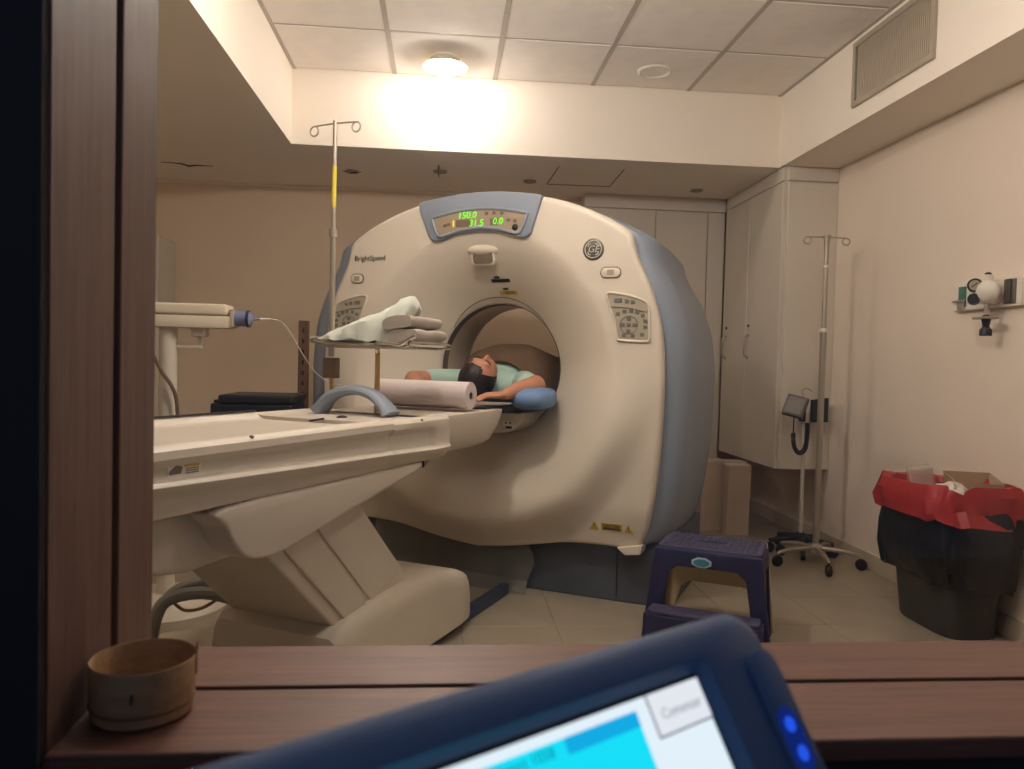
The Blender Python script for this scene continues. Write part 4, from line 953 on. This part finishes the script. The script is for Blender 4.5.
# ------------------------------------------------------------------ control room side: dish on the sill and monitor
t = thing('round_dish', 'round tan bamboo pot standing on the window sill corner', 'dish', (-.245, .662, WZ0))
TAN = wood('bamboo_tan', (146, 114, 78), (180, 146, 106), 0, .55)
b = BM(); prof = [(0, 0), (.036, 0), (.0395, .003), (.0405, .02), (.0415, .046), (.0405, .0475), (.0395, .046), (.0385, .012), (.0, .010)]
lathe(b, prof, 48, cap=False); new_obj('pot_body', b, TAN, t, True)
b = BM(); tube(b, [(.0395*math.cos(2*PI*k/40), .0395*math.sin(2*PI*k/40), .012) for k in range(40)], .0018, 6, closed=True); new_obj('lower_band', b, mat('band_brown', (116, 80, 48), .6), t, True)
b = BM(); tube(b, [(.006, -.0413, .024), (.0065, -.0415, .032)], .0008, 5); tube(b, [(-.012, .0395, .040), (-.006, .039, .028), (-.008, .039, .018)], .0007, 5); new_obj('crack', b, MATS['crack_line'], t)
b = BM(); tube(b, smooth_path([(.0402, .006, .030), (.0405, .006, .046), (.0425, .006, .058)], 4), [.002]*4+[.0014]*4+[.0005], 6); new_obj('splinter', b, TAN, t, True)

th, al = R(57), R(34)
U = Vector((math.sin(th), math.cos(th), 0)); NF = Vector((U.y, -U.x, 0)); V = Vector((0, 0, 1))*math.cos(al)-NF*math.sin(al); N = U.cross(V)
TRC = Vector((.16, .384, .997))
MW, MH = .40, .285
mon = thing('touch_monitor', 'dark control monitor with cyan screen tilted in the foreground', 'monitor')
MM = Matrix((U, V, N)).transposed().to_4x4(); MM.translation = TRC-U*MW-V*MH    # local x right, y up, z out of the screen; origin bottom left
mon.matrix_world = MM
MB_ = mat('monitor_shell', (64, 94, 134), .42, var=.04)
b = BM(); prism(b, rrect(0, MW, 0, MH, .022, 7), -.03, -.006, 'z', .004, 4)
new_obj('shell', b, MB_, mon, True)
BZ = .030; SR = .058
b = BM(); 
def ringz(x0, x1, y0, y1, r, z): return [(p[0], p[1], z) for p in rrect(x0, x1, y0, y1, r, 5)]
loft(b, [ringz(.001, MW-.001, .001, MH-.001, .021, -.008), ringz(.001, MW-.001, .001, MH-.001, .021, -.002), ringz(.008, MW-.008, .008, MH-.008, .018, .0035), ringz(.05, MW-.050, .024, MH-.0175, .006, .0035), ringz(.055, MW-.055, .03, MH-.0225, .003, -.002)], cap=False); new_obj('bezel', b, MB_, mon, True)
sx0, sx1, sy0, sy1 = .055, MW-.055, .03, MH-.0225
b = BM(); box(b, sx0, sx1, sy0, sy1, -.004, -.0018); new_obj('screen_surround', b, mat('screen_edge', (14, 18, 26), .3), mon)
SWH = emission('screen_white', (226, 240, 250), 1.0); SCY = emission('screen_cyan', (24, 222, 246), 1.); SBL = emission('screen_blue', (20, 170, 226), 1.)
SBT = emission('screen_button', (232, 236, 244), .95); SLN = emission('screen_line', (70, 80, 100), .6); STX = emission('screen_text', (150, 166, 180), .8)
b = BM(); box(b, sx0, sx1-.002, sy0, sy1-.002, -.0018, -.0012); scr = new_obj('screen', b, SWH, mon)
ax, ay = sx1-.002, sy1-.002
b = BM(); box(b, sx0, ax-.043, sy0, ay-.0042, -.0012, -.0009); new_obj('cyan_field', b, SCY, scr)
b = BM(); box(b, ax-.084, ax-.043, ay-.0105, ay-.0042, -.0009, -.0007); new_obj('blue_tab', b, SBL, scr)
b = BM(); box(b, ax-.0350, ax, ay-.0180, ay, -.0012, -.0009); new_obj('button_outline', b, SLN, scr)
b = BM(); box(b, ax-.0343, ax, ay-.0172, ay, -.0009, -.0007); new_obj('screen_button', b, SBT, scr)
text('button_text', 'Comenzar', .0062, STX, scr, Matrix.Translation((ax-.0165, ay-.0095, -.0005)), extrude=.00005)
text('status_text', 'Inject 1058', .0060, emission('text_teal', (10, 150, 176), .8), scr, Matrix.Translation((ax-.104, ay-.0078, -.0005)), extrude=.00005)
# side buttons of the monitor
b = BM(); prism(b, rrect(MW-.026, MW-.004, MH-.090, MH-.022, .009), .002, .0050, 'z', .0012); new_obj('side_pad', b, MB_, mon, True)
b = BM(); prism(b, rrect(MW-.0235, MW-.0095, MH-.0785, MH-.0495, .0069), .0045, .0056, 'z', .0004); hb = new_obj('lit_button_pad', b, emission('blue_lit_pad', (18, 40, 120), .8), mon, True)
for yy in (MH-.0565, MH-.0694):
    b = BM(); lathe(b, [(0, .0066), (.0028, .0064), (.0036, .0058), (.0036, .005), (0, .005)], 18, Matrix.Translation((MW-.0165, yy-.001, 0)), cap=False); new_obj('button_light', b, emission('blue_glow', (36, 84, 230), 1.0), hb, True)
b = BM(); box(b, MW*.5-.05, MW*.5+.05, .04, .16, -.055, -.028, .006); new_obj('mount_block', b, MB_, mon)
b = BM(); p = Vector((MW*.5, .10, -.05)); wp = MM @ p
inv = MM.inverted()
tube(b, [p, inv @ Vector((wp.x-.02, wp.y+.02, wp.z-.14)), inv @ Vector((wp.x-.02, wp.y+.02, .752))], .018, 14); new_obj('stand_arm', b, MB_, mon, True)
# desk under the monitor
t = thing('control_desk', 'dark desk in the control room below the window', 'desk')
b = BM(); box(b, -1.2, 1.6, -.05, .580, .715, .745, .004); new_obj('desk_top', b, mat('desk_dark', (40, 38, 42), .5), t)
for x in (-1.15, 1.5): b = BM(); box(b, x, x+.04, .0, .55, 0, .715, .003); new_obj('desk_side', b, MATS['desk_dark'], t)
